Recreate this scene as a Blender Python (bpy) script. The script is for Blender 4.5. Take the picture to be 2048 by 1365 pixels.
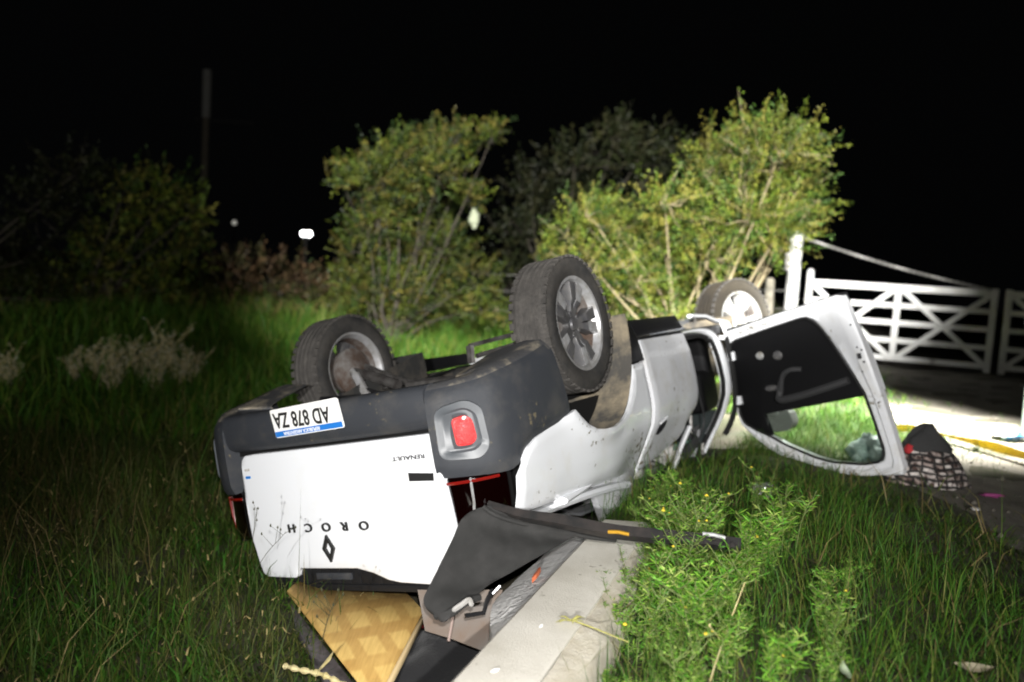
import bpy, bmesh, math, random
import numpy as np
from mathutils import Vector, Matrix, noise
rng = np.random.default_rng(7)
random.seed(7)
SC = bpy.context.scene
COL = SC.collection
for o in list(bpy.data.objects):
    bpy.data.objects.remove(o)

# ------------------------------------------------------------------ camera
CAM = Vector((0, 0, 1.1))
PITCH, ROLL = math.radians(4.5), math.radians(3.5)
FPX = 1569.0                                   # focal length in pixels of a 2048 wide frame
FW = Vector((0, math.cos(PITCH), -math.sin(PITCH)))
RT0 = Vector((1, 0, 0)); UP0 = RT0.cross(FW)
RT = RT0 * math.cos(ROLL) + UP0 * math.sin(ROLL)
UP = UP0 * math.cos(ROLL) - RT0 * math.sin(ROLL)
cd = bpy.data.cameras.new('camera')
cam = bpy.data.objects.new('camera', cd); COL.objects.link(cam)
cd.sensor_width = 36.0; cd.lens = 36.0 * FPX / 2048.0
cd.clip_start = 0.05; cd.clip_end = 800
cd.dof.use_dof = True; cd.dof.focus_distance = 3.15; cd.dof.aperture_fstop = 1.2
cam.matrix_world = Matrix(((RT.x, UP.x, -FW.x, CAM.x), (RT.y, UP.y, -FW.y, CAM.y), (RT.z, UP.z, -FW.z, CAM.z), (0, 0, 0, 1)))
SC.camera = cam
SC.view_settings.view_transform = 'Standard'
SC.view_settings.look = 'None'
SC.view_settings.exposure = 0.0
SC.view_settings.gamma = 1.0
SC.cycles.max_bounces = 5
SC.cycles.transparent_max_bounces = 8
SC.cycles.filter_width = 1.9
SC.cycles.use_denoising = True

# ------------------------------------------------------------------ night sky
W = bpy.data.worlds.new('World'); SC.world = W; W.use_nodes = True
bg = W.node_tree.nodes['Background']
bg.inputs[0].default_value = (0.9, 0.95, 1.0, 1); bg.inputs[1].default_value = 0.0011

def spot(name, loc, target, power, size_deg, blend, radius, color):
    l = bpy.data.lights.new(name, 'SPOT'); l.energy = power; l.spot_size = math.radians(size_deg)
    l.spot_blend = blend; l.shadow_soft_size = radius; l.color = color
    o = bpy.data.objects.new(name, l); COL.objects.link(o); o.location = loc
    o.rotation_euler = (Vector(target) - Vector(loc)).to_track_quat('-Z', 'Y').to_euler()
    return o
FLOOD, FRONT, FLASH = 92000, 4300, 500
# mast floodlight of the rescue crew behind the photographer, an added front fill, and the camera's own flash just above the lens
spot('floodlight', (-0.4, -9.0, 6.0), (0.75, 11.0, 4.2), FLOOD, 36.5, 0.5, 0.08, (1.0, 0.985, 0.95)).scale = (1.0, 0.88, 1.0)
spot('front_fill', (-0.6, -6.0, 2.3), (0.6, 4.2, 0.5), FRONT, 37, 1.0, 0.05, (1.0, 0.985, 0.96))  # added fill that evens the light along the truck, no known source
spot('left_tree_fill', (-2.0, -11.0, 1.3), (-9.0, 16.0, 4.8), 9500, 34, 1.0, 0.1, (1.0, 0.97, 0.9))  # added fill to lift the dim trees at left, no vehicle known there
spot('camera_flash', (0.02, -0.02, 1.25), (0.0, 4.0, 0.35), FLASH, 84, 0.9, 0.03, (1.0, 0.98, 0.96))

def at(px, py, y):
    """point at distance y (world Y) seen in direction px, py of the 2048 x 1365 frame"""
    v = FW + RT * ((px - 1024) / FPX) - UP * ((py - 682.5) / FPX)
    return CAM + v * (y / v.y)
def at_z(px, py, z):
    v = FW + RT * ((px - 1024) / FPX) - UP * ((py - 682.5) / FPX)
    return CAM + v * ((z - CAM.z) / v.z)

# ------------------------------------------------------------------ materials
def mat(name, col, rough=0.6, metal=0.0, col2=None, scale=8.0, lo=0.4, hi=0.65, bump=0.0, bscale=60.0, coat=0.0,
        spec=0.5, trans=0.0, emit=None, attr=False, sheen=0.0, detail=6.0, trans_leaf=0.0, mud=0.0):
    m = bpy.data.materials.new(name); m.use_nodes = True
    nt = m.node_tree; b = nt.nodes['Principled BSDF']
    b.inputs['Base Color'].default_value = (*col, 1); b.inputs['Roughness'].default_value = rough
    b.inputs['Metallic'].default_value = metal; b.inputs['Specular IOR Level'].default_value = spec
    b.inputs['Coat Weight'].default_value = coat; b.inputs['Transmission Weight'].default_value = trans
    b.inputs['Sheen Weight'].default_value = sheen
    tc = nt.nodes.new('ShaderNodeTexCoord')
    if col2 is not None:
        n = nt.nodes.new('ShaderNodeTexNoise'); n.inputs['Scale'].default_value = scale; n.inputs['Detail'].default_value = detail
        n.inputs['Roughness'].default_value = 0.65
        r = nt.nodes.new('ShaderNodeValToRGB')
        r.color_ramp.elements[0].position = lo; r.color_ramp.elements[1].position = hi
        r.color_ramp.elements[0].color = (*col, 1); r.color_ramp.elements[1].color = (*col2, 1)
        nt.links.new(tc.outputs['Object'], n.inputs['Vector']); nt.links.new(n.outputs[0], r.inputs[0])
        nt.links.new(r.outputs[0], b.inputs['Base Color'])
    if attr:
        a = nt.nodes.new('ShaderNodeAttribute'); a.attribute_name = 'Col'
        nt.links.new(a.outputs['Color'], b.inputs['Base Color'])
        if trans_leaf:
            tr = nt.nodes.new('ShaderNodeBsdfTranslucent'); mx = nt.nodes.new('ShaderNodeMixShader'); mx.inputs[0].default_value = trans_leaf
            nt.links.new(a.outputs['Color'], tr.inputs[0]); nt.links.new(b.outputs[0], mx.inputs[1]); nt.links.new(tr.outputs[0], mx.inputs[2])
            nt.links.new(mx.outputs[0], nt.nodes['Material Output'].inputs[0])
    if bump:
        n2 = nt.nodes.new('ShaderNodeTexNoise'); n2.inputs['Scale'].default_value = bscale; n2.inputs['Detail'].default_value = 5
        bp = nt.nodes.new('ShaderNodeBump'); bp.inputs['Strength'].default_value = bump; bp.inputs['Distance'].default_value = 0.01
        nt.links.new(tc.outputs['Object'], n2.inputs['Vector']); nt.links.new(n2.outputs[0], bp.inputs['Height'])
        nt.links.new(bp.outputs[0], b.inputs['Normal'])
    if mud:
        src = b.inputs['Base Color'].links[0].from_socket
        n3 = nt.nodes.new('ShaderNodeTexNoise'); n3.inputs['Scale'].default_value = 38; n3.inputs['Detail'].default_value = 3
        n4 = nt.nodes.new('ShaderNodeTexNoise'); n4.inputs['Scale'].default_value = 3.2; n4.inputs['Detail'].default_value = 4
        ml = nt.nodes.new('ShaderNodeMath'); ml.operation = 'MULTIPLY'
        rr = nt.nodes.new('ShaderNodeValToRGB'); rr.color_ramp.elements[0].position = .385 - .05 * mud; rr.color_ramp.elements[1].position = .43
        mm = nt.nodes.new('ShaderNodeMix'); mm.data_type = 'RGBA'; mm.inputs[7].default_value = (.16, .135, .085, 1)
        nt.links.new(tc.outputs['Object'], n3.inputs['Vector']); nt.links.new(tc.outputs['Object'], n4.inputs['Vector'])
        nt.links.new(n3.outputs[0], ml.inputs[0]); nt.links.new(n4.outputs[0], ml.inputs[1]); nt.links.new(ml.outputs[0], rr.inputs[0])
        nt.links.new(rr.outputs[0], mm.inputs[0]); nt.links.new(src, mm.inputs[6]); nt.links.new(mm.outputs[2], b.inputs['Base Color'])
    if emit:
        b.inputs['Emission Color'].default_value = (*emit[0], 1); b.inputs['Emission Strength'].default_value = emit[1]
    return m

M = {}
M['paint'] = mat('white_paint', (0.77, 0.785, 0.81), 0.28, coat=0.6, col2=(0.70, 0.69, 0.66), scale=5, lo=0.55, hi=0.85, mud=.25)
M['paint_clean'] = mat('white_paint_clean', (0.76, 0.775, 0.80), 0.3, coat=0.5, col2=(0.72, 0.72, 0.70), scale=3, lo=0.5, hi=0.85)
M['paint_dirty'] = mat('white_paint_dirty', (0.65, 0.66, 0.68), 0.4, coat=0.3, col2=(0.50, 0.48, 0.43), scale=7, lo=0.5, hi=0.85, bump=0.05, bscale=30, mud=.5)
M['plastic'] = mat('grey_plastic', (0.036, 0.039, 0.045), 0.48, bump=0.3, bscale=700, col2=(0.075, 0.072, 0.068), scale=6, lo=.5, hi=.8, mud=.5, spec=0.3)
M['plastic_dirt'] = mat('plastic_with_mud', (0.05, 0.05, 0.052), 0.7, col2=(0.30, 0.26, 0.19), scale=6, lo=0.5, hi=0.7, bump=0.4, bscale=70)
M['bezel'] = mat('bezel_plastic', (0.075, 0.082, 0.09), 0.38, bump=0.05, bscale=700, spec=0.35)
M['black'] = mat('black_plastic', (0.012, 0.012, 0.013), 0.4, spec=0.25)
M['matte_black'] = mat('matte_black', (0.010, 0.010, 0.010), 0.85, spec=0.1)
M['lens_red'] = mat('red_lens', (0.62, 0.02, 0.02), 0.15, coat=1.0, bump=0.6, bscale=140)
M['lamp_dark'] = mat('dark_red_lamp_glass', (0.002, 0.0002, 0.0002), 0.06, coat=1.0)
M['lamp_red'] = mat('deep_red_strip', (0.16, 0.006, 0.004), 0.25, coat=0.6)
M['chrome'] = mat('lamp_chrome', (0.75, 0.75, 0.75), 0.12, metal=1.0)
M['tyre'] = mat('tyre_rubber', (0.022, 0.022, 0.022), 0.8, col2=(0.055, 0.050, 0.044), scale=7, lo=0.35, hi=0.7, bump=0.4, bscale=60, spec=0.3)
M['tread'] = mat('tyre_tread_dusty', (0.050, 0.047, 0.044), 0.9, col2=(0.095, 0.088, 0.08), scale=12, lo=0.35, hi=0.7, bump=0.7, bscale=110, spec=0.2)
M['tyre_dusty'] = mat('tyre_rubber_mud', (0.018, 0.0155, 0.0125), 0.9, col2=(0.036, 0.030, 0.021), scale=5, lo=0.35, hi=0.7, bump=0.4, bscale=60, spec=0.2)
M['alloy'] = mat('alloy_silver', (0.50, 0.50, 0.51), 0.4, metal=0.5, col2=(0.34, 0.33, 0.31), scale=20)
M['alloy_dark'] = mat('alloy_graphite', (0.085, 0.085, 0.09), 0.45, metal=0.3, col2=(0.13, 0.125, 0.12), scale=14)
M['alloy_white'] = mat('alloy_bright', (0.30, 0.30, 0.295), 0.4, metal=0.15, col2=(0.15, 0.125, 0.08), scale=14, lo=0.5, hi=0.7)
M['drum'] = mat('rusty_drum', (0.09, 0.06, 0.045), 0.8, metal=0.3, col2=(0.20, 0.19, 0.18), scale=9, bump=0.3, bscale=60)
M['steel'] = mat('dirty_steel', (0.10, 0.095, 0.09), 0.65, metal=0.4, col2=(0.035, 0.03, 0.028), scale=12, bump=0.3, bscale=80)
M['underbody'] = mat('underbody', (0.020, 0.020, 0.019), 0.85, col2=(0.07, 0.06, 0.048), scale=5, lo=0.45, hi=0.7, bump=0.4, bscale=40)
M['liner'] = mat('muddy_wheel_liner', (0.075, 0.07, 0.062), 0.9, col2=(0.30, 0.25, 0.17), scale=6, lo=0.4, hi=0.66, bump=0.5, bscale=50)
M['fabric'] = mat('seat_fabric', (0.016, 0.016, 0.017), 0.95, col2=(0.03, 0.03, 0.032), scale=14, sheen=0.2, spec=0.1)
M['headrest'] = mat('grey_cushion', (0.42, 0.41, 0.39), 0.85, col2=(0.25, 0.24, 0.22), scale=10)
M['trim'] = mat('door_trim', (0.0055, 0.0055, 0.006), 0.6, bump=0.15, bscale=400, spec=0.1)
M['trim_soft'] = mat('door_trim_grey', (0.036, 0.036, 0.037), 0.55, spec=0.2)
M['rubber'] = mat('rubber_seal', (0.012, 0.012, 0.012), 0.7, spec=0.2)
M['concrete'] = mat('concrete', (0.68, 0.65, 0.58), 0.9, col2=(0.48, 0.45, 0.38), scale=3.5, lo=0.3, hi=0.75, bump=0.3, bscale=140, mud=.6, detail=9)
M['mortar'] = mat('rough_mortar', (0.66, 0.65, 0.63), 0.95, col2=(0.48, 0.47, 0.46), scale=16, lo=0.4, hi=0.65, bump=1.0, bscale=45)
M['sand'] = mat('sandy_concrete', (0.62, 0.58, 0.49), 0.95, col2=(0.44, 0.39, 0.29), scale=5, bump=0.4, bscale=110)
M['vinyl'] = mat('black_vinyl_cloth', (0.028, 0.028, 0.027), 0.75, col2=(0.038, 0.037, 0.036), scale=10, bump=0.35, bscale=500, spec=0.2)
M['rail_black'] = mat('rail_rubber', (0.018, 0.018, 0.018), 0.55, col2=(0.035, 0.03, 0.028), scale=15, spec=0.25)
M['tape'] = mat('silver_scuff', (0.55, 0.55, 0.55), 0.5)
M['tag'] = mat('orange_tag', (0.50, 0.27, 0.02), 0.6)
M['white_gate'] = mat('white_gate_paint', (0.80, 0.80, 0.78), 0.55, col2=(0.66, 0.65, 0.60), scale=4, lo=0.5, hi=0.75)
M['post_wood'] = mat('weathered_post', (0.38, 0.35, 0.28), 0.9, col2=(0.22, 0.20, 0.15), scale=9, bump=0.5, bscale=50)
M['wire'] = mat('wire', (0.35, 0.34, 0.32), 0.5, metal=0.6)
M['strap'] = mat('yellow_strap', (0.80, 0.54, 0.01), 0.7, col2=(0.68, 0.42, 0.01), scale=15, bump=0.3, bscale=120)
M['black_cloth'] = mat('black_cloth', (0.008, 0.008, 0.009), 0.95, sheen=0.1, bump=0.3, bscale=90)
M['red_cloth'] = mat('red_cloth', (0.35, 0.015, 0.02), 0.85)
M['carton'] = mat('pink_grey_carton', (0.17, 0.125, 0.095), 0.8, col2=(0.19, 0.175, 0.16), scale=4, lo=0.4, hi=0.65)
M['yellow'] = mat('yellow_scrap', (0.55, 0.60, 0.05), 0.7)
M['magenta'] = mat('magenta_scrap', (0.22, 0.035, 0.13), 0.7)
M['scrap'] = mat('pale_scrap', (0.55, 0.53, 0.50), 0.6, col2=(0.30, 0.29, 0.28), scale=30)
M['can'] = mat('crumpled_can', (0.55, 0.55, 0.56), 0.35, metal=0.6, col2=(0.12, 0.10, 0.12), scale=28, lo=0.45, hi=0.55)
M['bag_film'] = mat('plastic_bag', (0.40, 0.45, 0.45), 0.35, col2=(0.10, 0.14, 0.15), scale=9, lo=0.4, hi=0.6, bump=0.5, bscale=30)
M['blue_bag'] = mat('white_blue_bag', (0.62, 0.66, 0.70), 0.5, col2=(0.03, 0.16, 0.38), scale=5, lo=0.52, hi=0.58)
M['bark'] = mat('bark', (0.20, 0.17, 0.11), 0.95, col2=(0.33, 0.29, 0.20), scale=10, bump=0.6, bscale=40)
M['bark_dark'] = mat('bark_dark', (0.025, 0.021, 0.015), 0.95, col2=(0.05, 0.042, 0.03), scale=10, bump=0.5, bscale=40)
M['bark_pale'] = mat('bark_pale', (0.24, 0.20, 0.12), 0.95, col2=(0.14, 0.11, 0.06), scale=10, bump=0.4, bscale=40)
M['leaf'] = mat('leaf', (0.1, 0.15, 0.03), 0.55, attr=True, spec=0.25, trans_leaf=0.25)
M['grass'] = mat('grass', (0.1, 0.15, 0.03), 0.6, attr=True, spec=0.2, trans_leaf=0.2)
M['stalk'] = mat('dry_stalk', (0.42, 0.34, 0.14), 0.8, col2=(0.60, 0.52, 0.28), scale=25)
M['flower'] = mat('yellow_flower', (0.62, 0.46, 0.03), 0.7)
M['dry_leaf'] = mat('dry_leaf', (0.38, 0.34, 0.24), 0.8, col2=(0.26, 0.22, 0.14), scale=30)
M['plate'] = mat('plate_white', (0.82, 0.82, 0.80), 0.4)
M['plate_blue'] = mat('plate_blue', (0.02, 0.17, 0.55), 0.4)
M['ink'] = mat('plate_ink', (0.015, 0.015, 0.015), 0.5)
M['soil'] = mat('soil', (0.055, 0.045, 0.028), 0.95, col2=(0.030, 0.034, 0.014), scale=3, lo=0.35, hi=0.65, bump=0.8, bscale=20)
M['gravel'] = mat('gravel_drive', (0.15, 0.135, 0.11), 0.95, col2=(0.085, 0.075, 0.06), scale=5, lo=0.35, hi=0.7, bump=0.9, bscale=45)
M['lamp_on'] = mat('lamp_lit', (0.9, 0.95, 0.9), 0.4, emit=((0.9, 1.0, 0.95), 22.0))
M['far_lamp'] = mat('far_lamp_lit', (1, 1, 1), 0.4, emit=((1.0, 1.0, 1.0), 14.0))
M['far_lamp_dim'] = mat('far_lamp_dim', (1, 1, 1), 0.4, emit=((1.0, 0.97, 0.85), 0.30))
M['pole_pale'] = mat('pale_pole', (0.075, 0.075, 0.072), 0.8, col2=(0.07, 0.07, 0.065), scale=4)
M['pole_green'] = mat('galvanised_post', (0.36, 0.45, 0.42), 0.5, metal=0.3)

def glass_mat():
    m = bpy.data.materials.new('window_glass'); m.use_nodes = True; nt = m.node_tree; nt.nodes.clear()
    out = nt.nodes.new('ShaderNodeOutputMaterial'); mx = nt.nodes.new('ShaderNodeMixShader'); mx.inputs[0].default_value = 0.07
    t = nt.nodes.new('ShaderNodeBsdfTransparent'); t.inputs[0].default_value = (0.90, 0.95, 0.91, 1)
    g = nt.nodes.new('ShaderNodeBsdfGlossy'); g.inputs['Roughness'].default_value = 0.03
    nt.links.new(t.outputs[0], mx.inputs[1]); nt.links.new(g.outputs[0], mx.inputs[2]); nt.links.new(mx.outputs[0], out.inputs[0])
    return m
M['glass'] = glass_mat()
M['glass_broken'] = mat('broken_glass', (0.20, 0.42, 0.34), 0.15, trans=0.4, bump=0.9, bscale=60)

def plywood_mat():
    m = mat('plywood', (0.58, 0.40, 0.15), 0.75, bump=0.15, bscale=60); nt = m.node_tree; b = nt.nodes['Principled BSDF']; L = nt.links.new
    tc = nt.nodes.new('ShaderNodeTexCoord'); mp = nt.nodes.new('ShaderNodeMapping'); mp.inputs['Rotation'].default_value = (0, 0, math.radians(-24))
    L(tc.outputs['Object'], mp.inputs[0])
    def band(axis, sc):
        w = nt.nodes.new('ShaderNodeTexWave'); w.bands_direction = axis; w.inputs['Scale'].default_value = sc; w.inputs['Distortion'].default_value = .35; w.inputs['Detail'].default_value = 1
        p = nt.nodes.new('ShaderNodeValToRGB'); p.color_ramp.elements[0].position = .55; p.color_ramp.elements[1].position = .8
        L(mp.outputs[0], w.inputs[0]); L(w.outputs[1], p.inputs[0]); return p.outputs[0]
    mxm = nt.nodes.new('ShaderNodeMath'); mxm.operation = 'MAXIMUM'; L(band('X', 2.6), mxm.inputs[0]); L(band('Y', 1.3), mxm.inputs[1])
    n = nt.nodes.new('ShaderNodeTexNoise'); n.inputs['Scale'].default_value = 5; n.inputs['Detail'].default_value = 5; L(tc.outputs['Object'], n.inputs['Vector'])
    ml = nt.nodes.new('ShaderNodeMath'); ml.operation = 'MULTIPLY'; L(mxm.outputs[0], ml.inputs[0]); L(n.outputs[0], ml.inputs[1])
    mx = nt.nodes.new('ShaderNodeMix'); mx.data_type = 'RGBA'; mx.inputs[6].default_value = (.64, .43, .135, 1); mx.inputs[7].default_value = (.38, .20, .045, 1)
    L(ml.outputs[0], mx.inputs[0])
    mp2 = nt.nodes.new('ShaderNodeMapping'); mp2.inputs['Scale'].default_value = (45, 4, 4); mp2.inputs['Rotation'].default_value = (0, 0, math.radians(-24))
    g = nt.nodes.new('ShaderNodeTexNoise'); g.inputs['Scale'].default_value = 2; g.inputs['Detail'].default_value = 6; L(tc.outputs['Object'], mp2.inputs[0]); L(mp2.outputs[0], g.inputs['Vector'])
    r2 = nt.nodes.new('ShaderNodeValToRGB'); r2.color_ramp.elements[0].position = .3; r2.color_ramp.elements[1].position = .6; r2.color_ramp.elements[0].color = (.84, .81, .76, 1); L(g.outputs[0], r2.inputs[0])
    m2 = nt.nodes.new('ShaderNodeMix'); m2.data_type = 'RGBA'; m2.blend_type = 'MULTIPLY'; m2.inputs[0].default_value = 1; L(mx.outputs[2], m2.inputs[6]); L(r2.outputs[0], m2.inputs[7]); L(m2.outputs[2], b.inputs['Base Color'])
    return m
M['plywood'] = plywood_mat()

def plaid_mat():
    m = mat('plaid_weave', (0.05, 0.05, 0.05), 0.9, bump=0.4, bscale=90); nt = m.node_tree; b = nt.nodes['Principled BSDF']; L = nt.links.new
    tc = nt.nodes.new('ShaderNodeTexCoord'); sx = nt.nodes.new('ShaderNodeSeparateXYZ'); cx = nt.nodes.new('ShaderNodeCombineXYZ')
    n = nt.nodes.new('ShaderNodeTexNoise'); n.inputs['Scale'].default_value = 9; n.inputs['Detail'].default_value = 3
    L(tc.outputs['Object'], n.inputs['Vector'])
    av = nt.nodes.new('ShaderNodeVectorMath'); av.operation = 'MULTIPLY_ADD'; av.inputs[1].default_value = (.075, .04, .05)
    L(n.outputs[1], av.inputs[0]); L(tc.outputs['Object'], av.inputs[2]); L(av.outputs[0], sx.inputs[0])
    L(sx.outputs[0], cx.inputs[0]); L(sx.outputs[2], cx.inputs[1])
    k = nt.nodes.new('ShaderNodeTexBrick'); k.inputs['Scale'].default_value = 1; k.inputs['Brick Width'].default_value = .062; k.inputs['Row Height'].default_value = .034
    k.inputs['Mortar Size'].default_value = .015; k.inputs['Mortar Smooth'].default_value = .9; k.offset = .12
    k.inputs['Color1'].default_value = (.66, .60, .56, 1); k.inputs['Color2'].default_value = (.12, .045, .025, 1); k.inputs['Mortar'].default_value = (.012, .011, .011, 1); k.inputs['Bias'].default_value = -.25
    L(cx.outputs[0], k.inputs[0])
    n2 = nt.nodes.new('ShaderNodeTexNoise'); n2.inputs['Scale'].default_value = 26; L(tc.outputs['Object'], n2.inputs['Vector'])
    r2 = nt.nodes.new('ShaderNodeValToRGB'); r2.color_ramp.elements[0].position = .38; r2.color_ramp.elements[1].position = .58; r2.color_ramp.elements[0].color = (.10, .06, .05, 1); L(n2.outputs[0], r2.inputs[0])
    m2 = nt.nodes.new('ShaderNodeMix'); m2.data_type = 'RGBA'; m2.blend_type = 'MULTIPLY'; m2.inputs[0].default_value = 1; L(k.outputs[0], m2.inputs[6]); L(r2.outputs[0], m2.inputs[7]); L(m2.outputs[2], b.inputs['Base Color'])
    return m
M['plaid'] = plaid_mat()

# ------------------------------------------------------------------ mesh helpers
def link(name, verts, faces, m=None, parent=None, smooth=0.6, colors=None):
    me = bpy.data.meshes.new(name); me.from_pydata([tuple(v) for v in verts], [], faces); me.update()
    if m is not None: me.materials.append(m)
    if smooth:
        me.shade_smooth()
        try: me.set_sharp_from_angle(angle=smooth)
        except Exception: pass
    o = bpy.data.objects.new(name, me); COL.objects.link(o)
    if parent is not None: o.parent = parent
    return o
def link_np(name, V, quads, tris, m, parent=None, colors=None, smooth=False):
    """fast path for big meshes: V (n,3), quads (q,4), tris (t,3), colors (n,3)"""
    me = bpy.data.meshes.new(name); q, t = len(quads), len(tris)
    me.vertices.add(len(V)); me.vertices.foreach_set('co', np.asarray(V, dtype=np.float32).ravel())
    idx = np.concatenate([np.asarray(quads, dtype=np.int32).ravel(), np.asarray(tris, dtype=np.int32).ravel()])
    me.loops.add(len(idx)); me.loops.foreach_set('vertex_index', idx)
    me.polygons.add(q + t)
    st = np.concatenate([np.arange(q) * 4, q * 4 + np.arange(t) * 3]).astype(np.int32)
    me.polygons.foreach_set('loop_start', st)
    me.polygons.foreach_set('loop_total', np.concatenate([np.full(q, 4), np.full(t, 3)]).astype(np.int32))
    me.update(calc_edges=True); me.validate()
    if smooth: me.shade_smooth()
    if colors is not None:
        a = me.color_attributes.new('Col', 'FLOAT_COLOR', 'POINT')
        a.data.foreach_set('color', np.concatenate([colors, np.ones((len(V), 1))], 1).astype(np.float32).ravel())
    me.materials.append(m)
    o = bpy.data.objects.new(name, me); COL.objects.link(o)
    if parent is not None: o.parent = parent
    return o
def empty(name, loc=(0, 0, 0), parent=None):
    o = bpy.data.objects.new(name, None); COL.objects.link(o); o.location = loc; o.empty_display_size = 0.1
    if parent is not None: o.parent = parent
    return o
def tag(o, label, cat, group=None):
    o['label'] = label; o['category'] = cat
    if group: o['group'] = group
    return o
def kind(o, k):
    o['kind'] = k; return o
def copy_tree(o, parent=None):
    c = o.copy(); COL.objects.link(c)
    if parent is not None: c.parent = parent
    for ch in list(o.children): copy_tree(ch, c)
    return c

def box(c, s, rot=None):
    cx, cy, cz = c; a, b, d = s[0] / 2, s[1] / 2, s[2] / 2
    V = [Vector((x, y, z)) for x in (-a, a) for y in (-b, b) for z in (-d, d)]
    if rot is not None: V = [rot @ v for v in V]
    V = [v + Vector(c) for v in V]
    F = [(0, 1, 3, 2), (4, 6, 7, 5), (0, 4, 5, 1), (2, 3, 7, 6), (0, 2, 6, 4), (1, 5, 7, 3)]
    return V, F
def merge(*parts):
    V, F = [], []
    for v, f in parts:
        n = len(V); V += [Vector(p) for p in v]; F += [tuple(i + n for i in q) for q in f]
    return V, F
def frame_for(t):
    t = t.normalized(); u = Vector((0, 0, 1)) if abs(t.z) < 0.9 else Vector((1, 0, 0))
    a = t.cross(u).normalized(); return a, t.cross(a).normalized()
def tube(pts, r, n=8, cap=True, flat=1.0):
    pts = [Vector(p) for p in pts]; V, F = [], []
    rr = r if hasattr(r, '__len__') else [r] * len(pts)
    a = None
    for i, p in enumerate(pts):
        t = (pts[min(i + 1, len(pts) - 1)] - pts[max(i - 1, 0)])
        if t.length < 1e-9: t = Vector((0, 0, 1))
        t.normalize()
        if a is None: a, b = frame_for(t)
        else:
            a = (a - t * a.dot(t)).normalized(); b = t.cross(a).normalized()
        for k in range(n):
            w = 2 * math.pi * k / n
            V.append(p + a * (rr[i] * math.cos(w)) + b * (rr[i] * flat * math.sin(w)))
    for i in range(len(pts) - 1):
        for k in range(n):
            k2 = (k + 1) % n
            F.append((i * n + k, i * n + k2, (i + 1) * n + k2, (i + 1) * n + k))
    if cap:
        F.append(tuple(range(n - 1, -1, -1))); F.append(tuple(range((len(pts) - 1) * n, len(pts) * n)))
    return V, F
def lathe(prof, n=40, axis='Y', closed=False):
    """prof: list of (radius, along axis)"""
    V, F = [], []
    for k in range(n):
        w = 2 * math.pi * k / n
        for r, h in prof:
            V.append(Vector((r * math.cos(w), h, r * math.sin(w))) if axis == 'Y' else Vector((r * math.cos(w), r * math.sin(w), h)))
    p = len(prof)
    for k in range(n):
        k2 = (k + 1) % n
        for i in range(p if closed else p - 1):
            j = (i + 1) % p
            F.append((k * p + i, k2 * p + i, k2 * p + j, k * p + j))
    return V, F
def prism(poly, f0, f1):
    """poly: 2-D points; f0/f1 map a 2-D point to the front/back 3-D point"""
    n = len(poly); V = [f0(*p) for p in poly] + [f1(*p) for p in poly]
    F = [tuple(range(n)), tuple(range(2 * n - 1, n - 1, -1))]
    F += [(i, i + n, (i + 1) % n + n, (i + 1) % n) for i in range(n)]
    return V, F
def bevel_obj(o, w, seg=2, ang=0.5):
    bm = bmesh.new(); bm.from_mesh(o.data); bmesh.ops.recalc_face_normals(bm, faces=bm.faces)
    ed = [e for e in bm.edges if len(e.link_faces) == 2 and e.calc_face_angle(0) > ang]
    bmesh.ops.bevel(bm, geom=ed, offset=w, segments=seg, affect='EDGES', profile=0.6)
    bm.to_mesh(o.data); bm.free(); o.data.shade_smooth()
    try: o.data.set_sharp_from_angle(angle=0.9)
    except Exception: pass
    return o
def fixn(o):
    bm = bmesh.new(); bm.from_mesh(o.data); bmesh.ops.recalc_face_normals(bm, faces=bm.faces); bm.to_mesh(o.data); bm.free(); return o
def interp(x, tab):
    xs = [a for a, _ in tab]; ys = [b for _, b in tab]
    return float(np.interp(x, xs, ys))
def arc_round(poly, r, seg=4):
    """round the corners of a 2-D polygon"""
    out = []; n = len(poly)
    for i in range(n):
        p0, p1, p2 = Vector(poly[i - 1]), Vector(poly[i]), Vector(poly[(i + 1) % n])
        a, b = (p0 - p1), (p2 - p1); d = min(r, a.length * 0.45, b.length * 0.45)
        a.normalize(); b.normalize(); s, e = p1 + a * d, p1 + b * d
        for k in range(seg + 1):
            t = k / seg; out.append(tuple(s * (1 - t) ** 2 + p1 * 2 * t * (1 - t) + e * t * t))
    return out
def smooth_path(pts, n=6):
    P = [Vector(p) for p in pts]; out = []
    for i in range(len(P) - 1):
        p0, p1, p2, p3 = P[max(i - 1, 0)], P[i], P[i + 1], P[min(i + 2, len(P) - 1)]
        for k in range(n):
            t = k / n
            out.append(0.5 * ((2 * p1) + (p2 - p0) * t + (2 * p0 - 5 * p1 + 4 * p2 - p3) * t * t + (3 * p1 - p0 - 3 * p2 + p3) * t ** 3))
    out.append(P[-1]); return out
def text_mesh(s, size, depth, place, name, m, parent, spacing=1.0, align='CENTER'):
    c = bpy.data.curves.new(name, 'FONT'); c.body = s; c.size = size; c.extrude = depth; c.align_x = align; c.align_y = 'CENTER'; c.space_character = spacing; c.offset = size * .022
    o = bpy.data.objects.new('tmp', c); COL.objects.link(o)
    dg = bpy.context.evaluated_depsgraph_get(); dg.update()
    me = bpy.data.meshes.new_from_object(o.evaluated_get(dg)); bpy.data.objects.remove(o)
    for v in me.vertices: v.co = place(*v.co)
    me.materials.clear(); me.materials.append(m); me.name = name
    q = bpy.data.objects.new(name, me); COL.objects.link(q); q.parent = parent
    return q

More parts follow.
